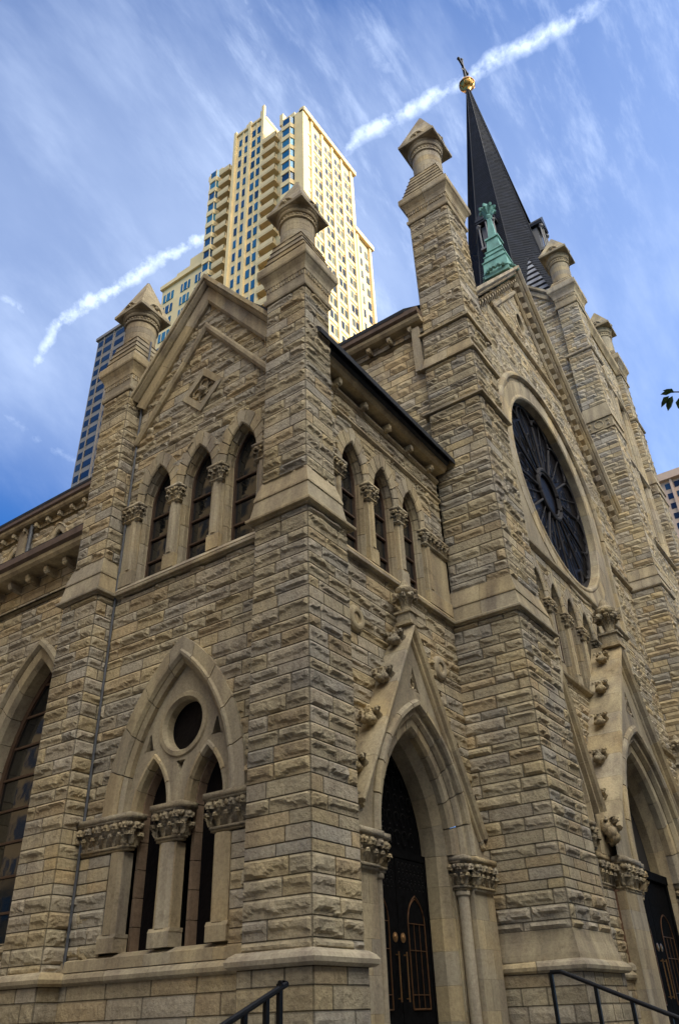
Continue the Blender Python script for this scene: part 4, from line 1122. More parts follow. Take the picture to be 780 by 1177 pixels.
mb = MB(); mb.fbox(FM, XC-2.3, XC+2.3, 3.45, 3.7, -.28, .15); mb.fbox(FM, XC-2.3, XC-2.1, -1, 3.45, -.28, .12); mb.fbox(FM, XC+2.1, XC+2.3, -1, 3.45, -.28, .12); mb.build('door_frame', M['bronze'], mp)
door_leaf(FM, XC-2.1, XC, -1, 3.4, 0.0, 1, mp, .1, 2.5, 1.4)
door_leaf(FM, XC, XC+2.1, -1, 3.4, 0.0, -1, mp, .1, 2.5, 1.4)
# blind niches with little gables either side
FN = Fr((0, 0.0, 0), (1, 0, 0), (0, -1, 0))
for sg in (-1, 1):
    u = XC+sg*6.65
    def mn(uu, z, u=u): return (z < 8.3-2.6*np.abs(uu-u)) & ~in_arch(uu, z, u, 4.2, .55, 1.5, .8, .12)
    n_ = MB(); arch_ring(n_, FN, u, 4.2, .55, 1.5, [(-.02, -.3), (-.02, .0), (.05, .1), (.30, .12), (.36, .2), (.46, .2), (.5, .08), (.5, -.2)], 9, 4)
    arch_ring(n_, FN, u, 4.2, .55, 1.5, [(-.02, -.3), (-.02, .0), (.05, .05), (.2, .05), (.2, -.2)], 7, 3, zbase=.9)
    NB = n_.build('blind_niche', M['dressed'], CA)
    m = MB(); lo, hi = u-1.05, u+1.05; rock(m, FN, lo, hi, .86, 8.2, .08, .05, mn, 140+sg, n0=-.02); m.build('niche_wall', M['rock'], NB)
    m = MB(); m.box(lo, hi, .30, .9, -2, 6.0, (.2, .17, .12)); m.build('niche_core', M['vestibule'], NB)
    m = MB(); band(m, [(lo, .5), (lo, 0), (hi, 0), (hi, .5)], [(-.06, .64), (.10, .64), (.15, .68), (.16, .74), (.12, .80), (.04, .86), (-.06, .87)]); m.build('plinth_moulding', M['dressed'], NB)
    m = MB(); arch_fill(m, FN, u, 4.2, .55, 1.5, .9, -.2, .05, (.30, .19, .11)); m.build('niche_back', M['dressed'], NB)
    m = MB(); rake(m, FN, u, 8.3, 2.6, 1.45, [(0, -.05), (0, .42), (.07, .46), (.14, .40), (.16, .3), (.26, .3), (.26, -.05)], 1.1)
    m.build('gablet', M['dressed'], NB)
    m = MB(); finial(m, FN.p(u, 8.2, .2), 1.2, 77+sg); m.build('finial', M['carved'], NB)
    for q in (-1, 1):
        m = MB(); p = FN.p(u+q*.72, 0, 0); cap_block(m, p[0]-.2, p[0]+.2, -.2, .2, 3.5, 4.2, '-x-y+x', 66+q, .06)
        m.build('capital', M['carved'], NB, smooth=True)
    m = MB()
    for q in (-1, 1):
        p = FN.p(u+q*.72, 0, .07)
        m.lathe(p, [(.09, 1.2), (.09, 3.3)], 12); m.lathe(p, [(.16, .85), (.16, 1.0), (.12, 1.1), (.13, 1.15), (.09, 1.2)], 12)
    m.build('shaft', M['dressed'], NB)

# ================================================================== TOWER AND SPIRE
def tower_pier(x, seed, sides):
    w = 2.05; d = 1.6
    r0 = (x-.05, x+w+.05, Y3-.05, Y3+d)
    stages = [((x-.25, x+w+.2, Y3-.2, Y3+d+.1), .8, 8.0), ((x, x+w, Y3, Y3+d), 9.0, 16.95), ((x+.04, x+w-.05, Y3+.05, Y3+d), 18.1, 26.8), ((x+.12, x+w-.12, Y3+.13, Y3+d-.1), 28.6, 32.75), ((x+.2, x+w-.2, Y3+.2, Y3+d-.15), 33.1, 36.9)]
    B = None
    for i, (r, a, b) in enumerate(stages):
        mb = MB(); rect_rock(mb, *r, a, b, sides, .13, .07, seed+i)
        if B is None: B = mb.build('buttress', M['far'], CA)
        else: mb.build('upper_shaft', M['far'], B)
    mw = MB()
    for i in range(len(stages)-1):
        r, a, b = stages[i]; r2, a2, b2 = stages[i+1]
        if mw.n: mw.build('weathering', M['dressed'], B)
        mw = MB()
        o = r2[0]-r[0]
        if i == 2:
            band(mw, rectpath(*r2), [(-.04, b), (o+.08, b), (o+.08, b+.06), (o, b+.1), (o, b+.78), (-.04, b+.78)], True)
            band(mw, rectpath(*r2), [(-.04, b+.783), (o+.07, b+.783), (o+.07, b+.86), (.02, a2), (-.04, a2)], True)
        else:
            band(mw, rectpath(*r2), [(-.04, b), (o+.06, b), (o+.12, b+.06), (o+.12, b+.13), (o*.6+.03, b+(a2-b)*.5), (-.04, b+(a2-b)*.5)], True)
            band(mw, rectpath(*r2), [(-.04, b+(a2-b)*.5+.003), (o*.6+.07, b+(a2-b)*.5+.003), (o*.6+.07, b+(a2-b)*.5+.06), (.01, a2), (-.04, a2)], True)
    # rondel
    r = stages[2][0]; yc = (r[2]+r[3])/2
    c = np.array((stages[3][0][0]-.09, yc, 27.22)); ring = [c+np.array((0, math.cos(a)*.24, math.sin(a)*.24)) for a in np.linspace(0, 2*PI, 21)[:-1]]
    mw.tube(ring, .04, 6, None, True)
    for s_ in (-1, 1):
        for zz in (-.15, .15): mw.blob(c+np.array((0, s_*.52, zz)), .09, 3, (.6, 1, 1), .3)
    mw.build('weathering', M['dressed'], B)
    top = stages[4][0]
    pier_cap(B, *top, 36.9, 38.7, .30)
    cx = (top[0]+top[1])/2; cy = (top[2]+top[3])/2
    turret(B, cx, cy, .62, 39.5, 41.9, .92, 44.1, (top[0]-.15, top[1]+.15, top[2]-.15, top[3]+.15), 38.73, seed, 3)
    return B
tower_pier(X3, 2000, '-x-y+x'); tower_pier(X4, 2100, '-x-y+x')
TY = -.42
FT = Fr((0, TY, 0), (1, 0, 0), (0, -1, 0)); FX = Fr((X3+.45, 0, 0), (0, 1, 0), (-1, 0, 0))
tl = [30.4, 33.2]
def m_tow(u, z):
    k = np.ones_like(u, bool)
    for c in tl: k &= ~in_arch(u, z, c, 31.8, .75, 1.9, 22.0, .3)
    k &= ~in_arch(u, z, 31.8, 13.0, .8, 1.6, 9.5, .3)
    return k
mb = MB(); rock(mb, FT, X3+1.8, X4+.2, .8, 37.0, .14, .07, m_tow, 81, kcol=1.05)
def m_tx(u, z): return z < 42.6-1.1*np.abs(u-4.4)
rock(mb, FX, .4, 8.5, 19, 42.0, .14, .07, m_tx, 82, kcol=1.12)
rock(mb, Fr((X4+1.9, 0, 0), (0, 1, 0), (1, 0, 0)), -.3, 9, 0, 37.5, .2, .07, None, 83)
rock(mb, Fr((0, 9, 0), (1, 0, 0), (0, 1, 0)), X3+.4, X4+1.9, 19, 37.5, .2, .07, None, 84)
TW = mb.build('tower', M['far'], CA)
mb = MB(); mb.box(X3+.8, X4+1.6, 0.0, 8.8, -2, 38.6, (.05, .05, .05)); mb.build('tower_core', M['vestibule'], TW)
for c in tl:
    w = MB(); arch_ring(w, FT, c, 31.8, .75, 1.9, [(-.02, -.6), (-.02, -.1), (.08, .05), (.3, .06), (.36, .14), (.46, .14), (.5, .04), (.5, -.1)], 9, 3, zbase=22.1, legh=.8)
    W = w.build('belfry_opening', M['dressed'], CA)
    g = MB(); arch_fill(g, FT, c, 31.8, .75, 1.9, 22.1, -.35, .05, (.01, .01, .01)); g.build('opening_back', M['vestibule'], W)
    l = MB()
    for q in range(22): l.prism([(-.5, 0), (-.2, -.18), (-.2, -.13), (-.5, .05)], FT.N, (0, 0, 1), FT.p(c-.72, 22.5+q*.42, 0), FT.p(c+.72, 22.5+q*.42, 0))
    l.build('louvre', M['slate'], W)
mb = MB()
mb.prism([(-.2, 36.9), (.1, 36.9), (.2, 37.1), (.34, 37.3), (.38, 37.6), (.2, 38.5), (-.2, 38.6)], FT.N, (0, 0, 1), FT.p(X3+1.8, 0, 0), FT.p(X4+.2, 0, 0))
mb.build('tower_cornice', M['dressed'], CA)
for z_ in (21.6, 27.0, 33.0):
    mb = MB(); mb.prism([(-.05, z_-.1), (.05, z_-.1), (.18, z_), (.18, z_+.1), (-.05, z_+.2)], FT.N, (0, 0, 1), FT.p(X3+2.0, 0, 0), FT.p(X4, 0, 0)); mb.build('string_course', M['dressed'], TW)
mb = MB()
rake(mb, FX, 4.4, 42.9, 1.1, 4.1, [(0, -.5), (0, .3), (.14, .3), (.2, .2), (.2, -.5)], 1.2)
rake(mb, FX, 4.4, 42.55, 1.1, 4.0, [(.003, -.1), (.003, .14), (.3, .14), (.3, -.1)], 1.2)
mb.prism([(-.05, 31.6), (.05, 31.6), (.16, 31.7), (.16, 31.8), (-.05, 31.9)], FX.N, (0, 0, 1), FX.p(.4, 0, 0), FX.p(8.5, 0, 0))
mb.prism([(-.05, 36.7), (.03, 36.7), (.10, 36.8), (.10, 36.9), (-.05, 37)], FX.N, (0, 0, 1), FX.p(.6, 0, 0), FX.p(8.5, 0, 0))
mb.build('tower_cornice', M['dressed'], CA)
# spire
SX, SY = 31.35, 4.2
sm = MB(); rb, zb, rt, zt = 3.95, 38.8, .13, 73.2
ncr = 150; sg8 = 8
for i in range(ncr):
    a = i/ncr; b = (i+1)/ncr
    ra = rb+(rt-rb)*a; rbb = rb+(rt-rb)*b; za = zb+(zt-zb)*a; zb_ = zb+(zt-zb)*b
    V = []
    for r, z in ((ra+.02, za), (rbb+.045, zb_)): pass
    for k in range(8):
        a0 = PI/8+k*PI/4; a1 = a0+PI/4
        P0 = [np.array((SX+math.cos(a0)*(ra+.035), SY+math.sin(a0)*(ra+.035), za)), np.array((SX+math.cos(a1)*(ra+.035), SY+math.sin(a1)*(ra+.035), za))]
        P1 = [np.array((SX+math.cos(a0)*rbb, SY+math.sin(a0)*rbb, zb_+.01)), np.array((SX+math.cos(a1)*rbb, SY+math.sin(a1)*rbb, zb_+.01))]
        nt_ = max(1, int(6*(1-a)))
        for t in range(nt_):
            f0, f1 = t/nt_, (t+1)/nt_
            c = np.array((.009, .012, .021))*random.uniform(.75, 1.25)
            sm.add([P0[0]+(P0[1]-P0[0])*f0, P0[0]+(P0[1]-P0[0])*f1, P1[0]+(P1[1]-P1[0])*f1, P1[0]+(P1[1]-P1[0])*f0], [(0, 1, 2, 3)], c)
SP = sm.build('spire', M['slate'], CA, label='tall octagonal spire clad in dark slate')
hm = MB()
for k in range(8):
    a = PI/8+k*PI/4
    hm.tube([(SX+math.cos(a)*(rb+.04), SY+math.sin(a)*(rb+.04), zb), (SX+math.cos(a)*(rt+.04), SY+math.sin(a)*(rt+.04), zt)], [.035, .03], 6)
hm.build('hip_roll', plain('hip_lead', (.012, .013, .018), .8, 0), SP)
for d, sd in (((-1, 0, 0), (0, 1, 0)), ((0, -1, 0), (1, 0, 0)), ((1, 0, 0), (0, 1, 0)), ((0, 1, 0), (1, 0, 0))):
    d = np.array(d, float); sd = np.array(sd, float); U = np.array((0, 0, 1.0))
    z0 = 47.3; r = (rb+(rt-rb)*(z0-zb)/(zt-zb))*math.cos(PI/8)
    c = np.array((SX, SY, z0))+d*(r-.1)
    m = MB()
    m.prism([(-.78, 3.0), (.78, 3.0), (.70, 3.25), (0, 4.15), (-.70, 3.25)], sd, U, c-d*.7, c+d*.75, (.012, .012, .015))
    m.prism([(-.72, 2.8), (.72, 2.8), (.76, 3.0), (-.76, 3.0)], sd, U, c-d*.3, c+d*.7, (.012, .012, .015))
    D = m.build('dormer', M['gutter'], SP)
    p = MB()
    for s_ in (-1, 0, 1):
        p.tube([c+sd*s_*.58+d*.56+U*.0, c+sd*s_*.58+d*.56+U*2.8], .07, 8)
    p.prism([(-.7, -.1), (.7, -.1), (.7, .1), (-.7, .1)], sd, U, c-d*.2, c+d*.66)
    p.prism([(-.5, .1), (.5, .1), (.5, 2.7), (-.5, 2.7)], sd, U, c-d*.5, c+d*.25)
    for s_ in (-1, 1): p.blob(c+sd*s_*.58+d*.6+U*2.5, .16, 2, (1, 1, 1.2), .3)
    p.build('dormer_columns', plain('weathered_zinc', (.16, .15, .14), .6, .3), D)
# striped broach pyramid at the tower corner
m = MB(); bx, by, bz = 29.4, 2.2, 40.0
n = 9
for i in range(n):
    a = i/n; b = (i+1)/n; wa = 1.45*(1-a)+.03; wb = 1.45*(1-b)+.03
    m.frust((bx-wa, bx+wa, by-wa, by+wa), bz+6.0*a, (bx-wb-.0, bx+wb, by-wb, by+wb), bz+6.0*a+.44, (.36, .38, .42))
    m.frust((bx-wb+.04, bx+wb-.04, by-wb+.04, by+wb-.04), bz+6.0*a+.44, (bx-wb+.04, bx+wb-.04, by-wb+.04, by+wb-.04), bz+6.0*(a+1/n), (.02, .02, .025))
m.build('pinnacle', M['dressed'], CA, label='small pyramid pinnacle of pale and dark bands')
m = MB(); m.lathe((SX, SY, 73.0), [(.16, 0), (.22, .1), (.18, .25), (.42, .45), (.62, .7), (.70, 1.0), (.70, 1.1), (.62, 1.4), (.4, 1.65), (.2, 1.8), (.12, 1.95)], 24)
m.lathe((SX, SY, 73.0), [(.70, .98), (.76, 1.0), (.76, 1.1), (.70, 1.12)], 24)
for k in range(8): a = k*PI/4; m.tube([(SX+math.cos(a)*r_, SY+math.sin(a)*r_, 73+h_) for r_, h_ in ((.44, .45), (.66, .7), (.74, 1.05), (.66, 1.4), (.42, 1.65))], .035, 6)
B_ = m.build('ball', M['gold'], SP, smooth=True, label='gilded ball at the spire tip')
m = MB(); m.tube([(SX, SY, 74.9), (SX, SY, 75.6)], [.16, .09], 8); m.box(SX-.1, SX+.1, SY-.1, SY+.1, 75.6, 78.6); m.box(SX-.9, SX+.9, SY-.09, SY+.09, 77.3, 77.52)
for q in ((SX-.9, SY, 77.41), (SX+.9, SY, 77.41), (SX, SY, 78.6)): m.blob(q, .17, 3, (1, 1, 1), .1)
m.tube([(SX-.5, SY, 76.3), (SX, SY, 76.6), (SX+.5, SY, 76.3)], .05, 6)
m.build('cross', M['iron'], SP)

# ================================================================== background towers
CAM = np.array((-9.58150, -7.22460, 0.0))
def SK(k):
    def f(x, y, z): return CAM+(np.array((x, y, z), float)-CAM)*k
    return f
def bbox(mb, f, x0, x1, y0, y1, z0, z1, col=None):
    a = f(x0, y0, z0); b = f(x1, y1, z1); mb.box(a[0], b[0], a[1], b[1], a[2], b[2], col)
def windows(parent, mesh_cache, items, name='window', limit=100, smat=None):
    """items: list of (loc, w, h, axis, colour). first `limit` as parts (shared meshes), rest one stuff mesh"""
    rest = MB(); nrest = 0
    for i, (c, w, h, ax, colr) in enumerate(items):
        if i < limit:
            key = (round(w, 2), round(h, 2), ax, colr)
            if key not in mesh_cache:
                m = MB()
                if ax == 'x': m.box(-.12, .0, -w/2, w/2, -h/2, h/2, colr)
                else: m.box(-w/2, w/2, -.12, .0, -h/2, h/2, colr)
                o = m.build(name, smat or M['towerglass'], parent); mesh_cache[key] = o; o.location = c
            else:
                o = mesh_cache[key].copy(); COL.objects.link(o); o.parent = parent; o.location = c
        else:
            if ax == 'x': rest.box(c[0]-.12, c[0], c[1]-w/2, c[1]+w/2, c[2]-h/2, c[2]+h/2, colr)
            else: rest.box(c[0]-w/2, c[0]+w/2, c[1]-.12, c[1], c[2]-h/2, c[2]+h/2, colr)
            nrest += 1
    if nrest: rest.build(name, smat or M['towerglass'], parent, kind='stuff')
BL = [(.03, .16, .26), (.02, .09, .17), (.02, .12, .20), (.05, .22, .30), (.015, .05, .09)]
DKG = [(.04, .05, .05), (.09, .10, .07), (.16, .16, .10), (.03, .035, .04), (.25, .25, .16)]
def skyscraper():
    K = .62; f = SK(K); X0 = 98.3; Y0 = 74.3; fh = 5.72
    T = thing('apartment_tower', 'tall cream apartment tower with balconies and blue bay windows, its right face in full sun', 'skyscraper', tuple(f(X0+14, Y0+14, -2.7)))
    O = np.array(T.location)
    g = lambda x, y, z: f(x, y, z)-O
    def bb(mb, *a, col=None): bbox(mb, g, *a, col)
    zg = -2.7
    m = MB()
    bb(m, X0+1.2, X0+28, Y0+.45, Y0+15, zg, 238)            # core
    bb(m, X0+.0, X0+2.5, Y0, 77.6, zg, 238.5)               # corner pier
    bb(m, X0+1.5, X0+20, 82.6, 84.2, zg, 243)
    bb(m, X0+3.5, X0+24, 84, 90, zg, 236)                  # recess behind balconies
    bb(m, X0, X0+22, 90, 103, zg, 250)                      # central block
    bb(m, X0+2, X0+20, 91, 102, 250, 254)
    bb(m, X0+3.5, X0+22, 103, 108.2, zg, 240)
    bb(m, X0+1, X0+22, 108, 114, zg, 238)
    bb(m, X0+4, X0+20, 103.5, 106.3, 238, 247)
    bb(m, X0+26, X0+36, Y0+.8, Y0+12, zg, 209)              # right wing
    bb(m, X0+1.0, X0+18, 113.5, 131.2, zg, 196)            # left wing
    bb(m, X0+1.5, X0+16, 113.5, 126, 196, 200); bb(m, X0+2, X0+14, 113.5, 121, 200, 204)
    body = m.build('body', M['concrete'], T)
    p = MB()   # piers, parapets, spandrel bands in relief
    for y in (90.3, 95.9, 102.3): bb(p, X0-.7, X0+.1, y-.5, y+.5, zg, 252 if y > 91 else 256)
    for y in (93, 99.0): bb(p, X0-.3, X0+.1, y-.25, y+.25, zg, 250)
    for x in (X0+.6, X0+4.6, X0+10, X0+15.4, X0+20.6, X0+26): bb(p, x-.5, x+.5, Y0-.02, Y0+1.3, zg, 240)
    for x in (X0+28, X0+35.2): bb(p, x-.5, x+.6, Y0+.2, Y0+1, zg, 209)
    for z, h in ((237.5, 2.0),): bb(p, X0, X0+28.5, Y0-.5, Y0+1.5, z, z+h)
    bb(p, X0+26, X0+36.8, Y0-.3, Y0+12, 207.5, 209.5); bb(p, X0-.5, X0+22, 90, 103, 249.5, 250.6)
    bb(p, X0+.2, X0+18.3, 113.5, 131.6, 195, 196.6); bb(p, X0+.3, X0+2, 108, 114.3, 236.5, 239)
    for y0, y1, z in ((90.6, 92.0, 255), (97, 98, 253)): bb(p, X0, X0+1, y0, y1, 250, z)
    bb(p, X0, X0+4, 82.3, 83.6, 238, 244)
    bb(p, X0, X0+1.5, 77.6, 82.4, 237.8, 240)
    p.build('pier', M['concrete'], T)
    zf = [232.6-fh*i for i in range(26)]
    # balconies
    for i, z in enumerate(zf[:17]):
        for (a, b) in ((84.3, 89.7), (103.3, 107.9)):
            if b > 100 and i < 0: continue
            m = MB(); bb(m, X0-1.2, X0+3.5, a, b, z-.35, z+.25); bb(m, X0-1.25, X0-.85, a, b, z+.25, z+2.1)
            bb(m, X0-1.2, X0+.2, a, a+.3, z+.25, z+2.1)
            m.build('balcony', M['balcony'], T)
    # bay windows
    R = random.Random(4)
    for i, z in enumerate(zf[:18]):
        for (a, b) in ((77.7, 82.5), (108.4, 112.8)):
            m = MB(); c = R.choice(BL)
            q = [g(X0+.9, a, 0)[:2], g(X0-1.0, a+.9, 0)[:2], g(X0-1.0, b-.9, 0)[:2], g(X0+.9, b, 0)[:2]]
            z0, z1 = g(0, 0, z+.9)[2], g(0, 0, z+4.5)[2]
            m.poly([(x_, y_, z0) for x_, y_ in q], (0, 0, z1-z0), c)
            W = m.build('bay_window', M['towerglass'], T)
            m = MB(); z2, z3 = g(0, 0, z-1.2)[2], g(0, 0, z+.9)[2]
            q2 = [g(X0+1.2, a-.2, 0)[:2], g(X0-1.25, a+.7, 0)[:2], g(X0-1.25, b-.7, 0)[:2], g(X0+1.2, b+.2, 0)[:2]]
            m.poly([(x_, y_, z2) for x_, y_ in q2], (0, 0, z3-z2))
            for yy in (a+.9, b-.9): e = g(X0-1.0, yy, 0); m.box(e[0]-.08, e[0]+.06, e[1]-.07, e[1]+.07, z0, z1)
            m.build('spandrel', M['concrete'], W)
    items = []; cache = {}
    for i in range(30):
        z = 243.2-fh*i
        for y in (92.1, 94.3, 97.4, 99.9):
            items.append((tuple(g(X0, y, z+1.2)), 1.35*K, 3.2*K, 'x', R.choice(BL[:3]+[BL[4]])))
    for i in range(18):
        z = 231-fh*i
        for x, w in ((X0+2.1, 1.2), (X0+7.0, .9), (X0+8.9, .9), (X0+12.4, .9), (X0+14.2, .9), (X0+17.6, .9), (X0+19.4, .9), (X0+23.2, .9), (X0+24.9, .9)):
            items.append((tuple(g(x, Y0+.5, z+1.2)), w*K*1.35, 3.0*K, 'y', R.choice(DKG)))
    right = []
    for i in range(14):
        z = 201-fh*i
        for x in (X0+29.8, X0+33.2): right.append((tuple(g(x, Y0+.8, z+1.2)), 1.5*K, 3.0*K, 'y', R.choice(DKG)))
    wing = []
    for i in range(16):
        z = 189-fh*i
        for y, w in ((128.0, 4.4), (120.7, 3.8), (115.2, 2.8)):
            wing.append((tuple(g(X0+1.0, y, z+1.3)), w*K, 3.5*K, 'x', R.choice(BL[:4])))
    windows(T, cache, items+wing+right, limit=100)
    # mullions of wing windows and sills on the sunlit face (relief)
    m = MB()
    for i in range(16):
        z = 189-fh*i
        for y in (128.9, 126.9, 121.5, 119.7, 115.3): bb(m, X0+.7, X0+1.0, y-.12, y+.12, z-.5, z+3.2)
    for i in range(18):
        z = 231-fh*i
        for x0_, x1_ in ((X0+1.2, X0+4.1), (X0+5.2, X0+9.6), (X0+10.6, X0+15), (X0+16, X0+20.2), (X0+21.2, X0+25.6)):
            bb(m, x0_, x1_, Y0+.25, Y0+.6, z-1.9, z-.5)
    m.build('sill_band', M['concrete'], T, kind='stuff')
    return T
skyscraper()
def simple_tower(name, label, k, x0, x1, y0, y1, ztop, mat_, fh, cols_x, cols_y, zlow, glasscols, cat='building', bandh=1.2):
    f = SK(k); T = thing(name, label, cat, tuple(f((x0+x1)/2, (y0+y1)/2, -1.7/k)))
    O = np.array(T.location); g = lambda x, y, z: f(x, y, z)-O
    m = MB(); bbox(m, g, x0, x1, y0, y1, -1.7/k, ztop); bbox(m, g, x0-.6, x1+.6, y0-.6, y1+.6, ztop-bandh, ztop+.01)
    m.build('body', mat_, T)
    items = []; R = random.Random(9); i = 0
    z = ztop-bandh-fh*.55
    while z > zlow:
        for (y, w) in cols_x: items.append((tuple(g(x0, y, z)), w*k, fh*.55*k, 'x', R.choice(glasscols)))
        for (x, w) in cols_y: items.append((tuple(g(x, y0, z)), w*k, fh*.55*k, 'y', R.choice(glasscols)))
        z -= fh
    windows(T, {}, items, limit=100)
    m = MB()
    for y, w in cols_x: bbox(m, g, x0-.35, x0+.02, y-w/2-.35, y-w/2-.05, zlow, ztop-bandh)
    m.build('pier', mat_, T)
    return T
simple_tower('high_rise', 'distant dark brown high-rise with rows of blue windows, at the far left behind the turret', 1.25, 98.3, 120, 142, 159.2, 190.5, M['darkconc'], 4.15, [(157.3, 2.6), (153.6, 4.4), (148.0, 4.6), (144, 2.4)], [(101+4*i, 2.6) for i in range(5)], 95, [(.02, .025, .032), (.03, .04, .05), (.012, .016, .024)], 'skyscraper')
simple_tower('office_block', 'peach concrete block with dark square windows, at the right edge beyond the church', 2.4, 80, 95, -14, 5.3, 56.2, M['peach'], 1.42, [(4.3, .62), (3.05, .95), (1.6, .95), (.2, .95), (-1.4, .95)], [(82, .9), (84, .9)], 10, [(.02, .03, .05), (.04, .07, .09), (.02, .02, .03)], 'building', 1.0)

# ---- street buildings across the road and beside (unseen; sized to shade and light the church)
def street_block(name, label, x0, x1, y0, y1, h, mat_, face, fh=3.6, ww=1.6, sp=3.2):
    T = thing(name, label, 'building', ((x0+x1)/2, (y0+y1)/2, -1.7)); O = np.array(T.location)
    m = MB(); m.box(x0-O[0], x1-O[0], y0-O[1], y1-O[1], 0, h); m.box(x0-O[0]-.4, x1-O[0]+.4, y0-O[1]-.4, y1-O[1]+.4, h-.9, h)
    m.build('body', mat_, T)
    w = MB(); z = 4.5
    while z < h-2.5:
        if face == '+y':
            x = x0+2
            while x < x1-2: w.box(x-O[0], x-O[0]+ww, y1-O[1], y1-O[1]+.06, z-1, z+1, (.03, .04, .05)); x += sp
        if face == '+x':
            y = y0+2
            while y < y1-2: w.box(x1-O[0], x1-O[0]+.06, y-O[1], y-O[1]+ww, z-1, z+1, (.03, .04, .05)); y += sp
        z += fh
    w.build('window', M['towerglass'], T, kind='stuff')
street_block('office_building', 'masonry office building across the street from the portals', -28, 36, -58, -34, 37, M['greybrick'], '+y')
street_block('high_rise', 'unseen tall buff high-rise added down the street to block the sun from the church', 46, 86, -72, -35, 90, M['officebrick'], '+y')  # unseen occluder, added and sized to keep direct sun off the church
street_block('apartment_building', 'buff stone apartment building facing the side windows across the avenue', -70, -34, -2, 170, 66, M['goldstone'], '+x', 3.4, 1.4, 2.4)
street_block('brick_building', 'tan masonry building on the corner opposite', -82, -36, -66, -26, 40, M['greybrick'], '+x')

# ================================================================== ground
def struct(o): o['kind'] = 'structure'
m = MB(); m.box(-400, 600, -400, 600, -2.4, -1.90, (.1, .1, .1)); struct(m.build('ground', M['asphalt']))
m = MB(); m.box(-6.0, 60, -7.0, 90, -1.896, -1.70); struct(m.build('pavement', M['paving']))
m = MB(); m.box(-6.2, -6.0, -7.2, 90, -1.896, -1.69); m.box(-6.2, 60, -7.2, -7.0, -1.896, -1.69); struct(m.build('kerb', M['paving']))
m = MB(); m.box(-14, -8, -7.2-9, -7.2+200, -1.893, -1.889) if False else m.box(-60, 100, -19.1, -18.9, -1.896, -1.892); struct(m.build('road_marking', M['white']))
m = MB(); m.box(-40, -9.2, -9.5, -3, -1.896, -1.66) ; struct(m.build('traffic_island', M['paving']))
for (nm, lb, x0, x1, yb, n) in (('portal_steps', 'stone steps up to the smaller portal', 1.6, 6.4, .0, 6), ('portal_steps', 'wide stone steps up to the main portal', 9.2, 26.4, -.6, 6)):
    m = MB()
    for i in range(n): m.box(x0, x1, yb-.34*(i+1), .9, -1.7, -.65-.17*i-.002*i, (.3, .29, .27))
    o = m.build(nm, M['paving'], None, label=lb); o['category'] = 'steps'

# ---- handrails
def handrail(name, label, p0, p1, nposts, flat=.0, down=1.6):
    p0 = np.array(p0, float); p1 = np.array(p1, float)
    T = thing(name, label, 'handrail', (p0[0], p0[1], -1.7), 'black iron handrails on the steps')
    O = np.array(T.location); d = p1-p0
    hd = d.copy(); hd[2] = 0; hd /= np.linalg.norm(hd)
    m = MB(); pre = p0-hd*flat
    m.tube([pre-O, p0-O, p1-O], .033, 10); m.build('rail', M['iron'], T)
    for i in range(nposts):
        f = i/(nposts-1); q = p0+d*f if i else pre
        z0 = -1.7-O[2]
        m = MB(); m.box(q[0]-O[0]-.026, q[0]-O[0]+.026, q[1]-O[1]-.026, q[1]-O[1]+.026, 0, q[2]-O[2]); m.build('post', M['iron'], T)
def cray(x, y, F_=898.0):
    return x, y
handrail('handrail', 'black iron handrail climbing in front of the corner buttress, at lower left', (-1.80, -1.0, .362), (-3.5, -1.0, -.26), 6, -.12)
handrail('handrail', 'black iron handrail sloping down from the steps of the main portal, at lower right', (4.0, -1.84, .545), (4.0, -4.4, -.48), 6, .17)

# ================================================================== camera
YAW, PITCH, ROLL = math.radians(34.24615922), math.radians(33.08722369), math.radians(2.13900095)
fwd = np.array([math.cos(PITCH)*math.cos(YAW), math.cos(PITCH)*math.sin(YAW), math.sin(PITCH)])
r = np.array([math.sin(YAW), -math.cos(YAW), 0]); dn = np.cross(fwd, r)
c_, s_ = math.cos(ROLL), math.sin(ROLL)
right = c_*r+s_*dn; down = -s_*r+c_*dn
cd = bpy.data.cameras.new('camera'); cam = bpy.data.objects.new('camera', cd); COL.objects.link(cam)
cam.matrix_world = Matrix(((right[0], -down[0], -fwd[0], CAM[0]), (right[1], -down[1], -fwd[1], CAM[1]), (right[2], -down[2], -fwd[2], CAM[2]), (0, 0, 0, 1)))
cd.sensor_fit = 'VERTICAL'; cd.sensor_height = 24; cd.sensor_width = 24; cd.lens = 898.0/1177*24
cd.clip_start = .05; cd.clip_end = 3000
scene.camera = cam
def ray(x, y):
    v = right*((x-390)/898.0)+down*((y-588.5)/898.0)+fwd; return v/np.linalg.norm(v)

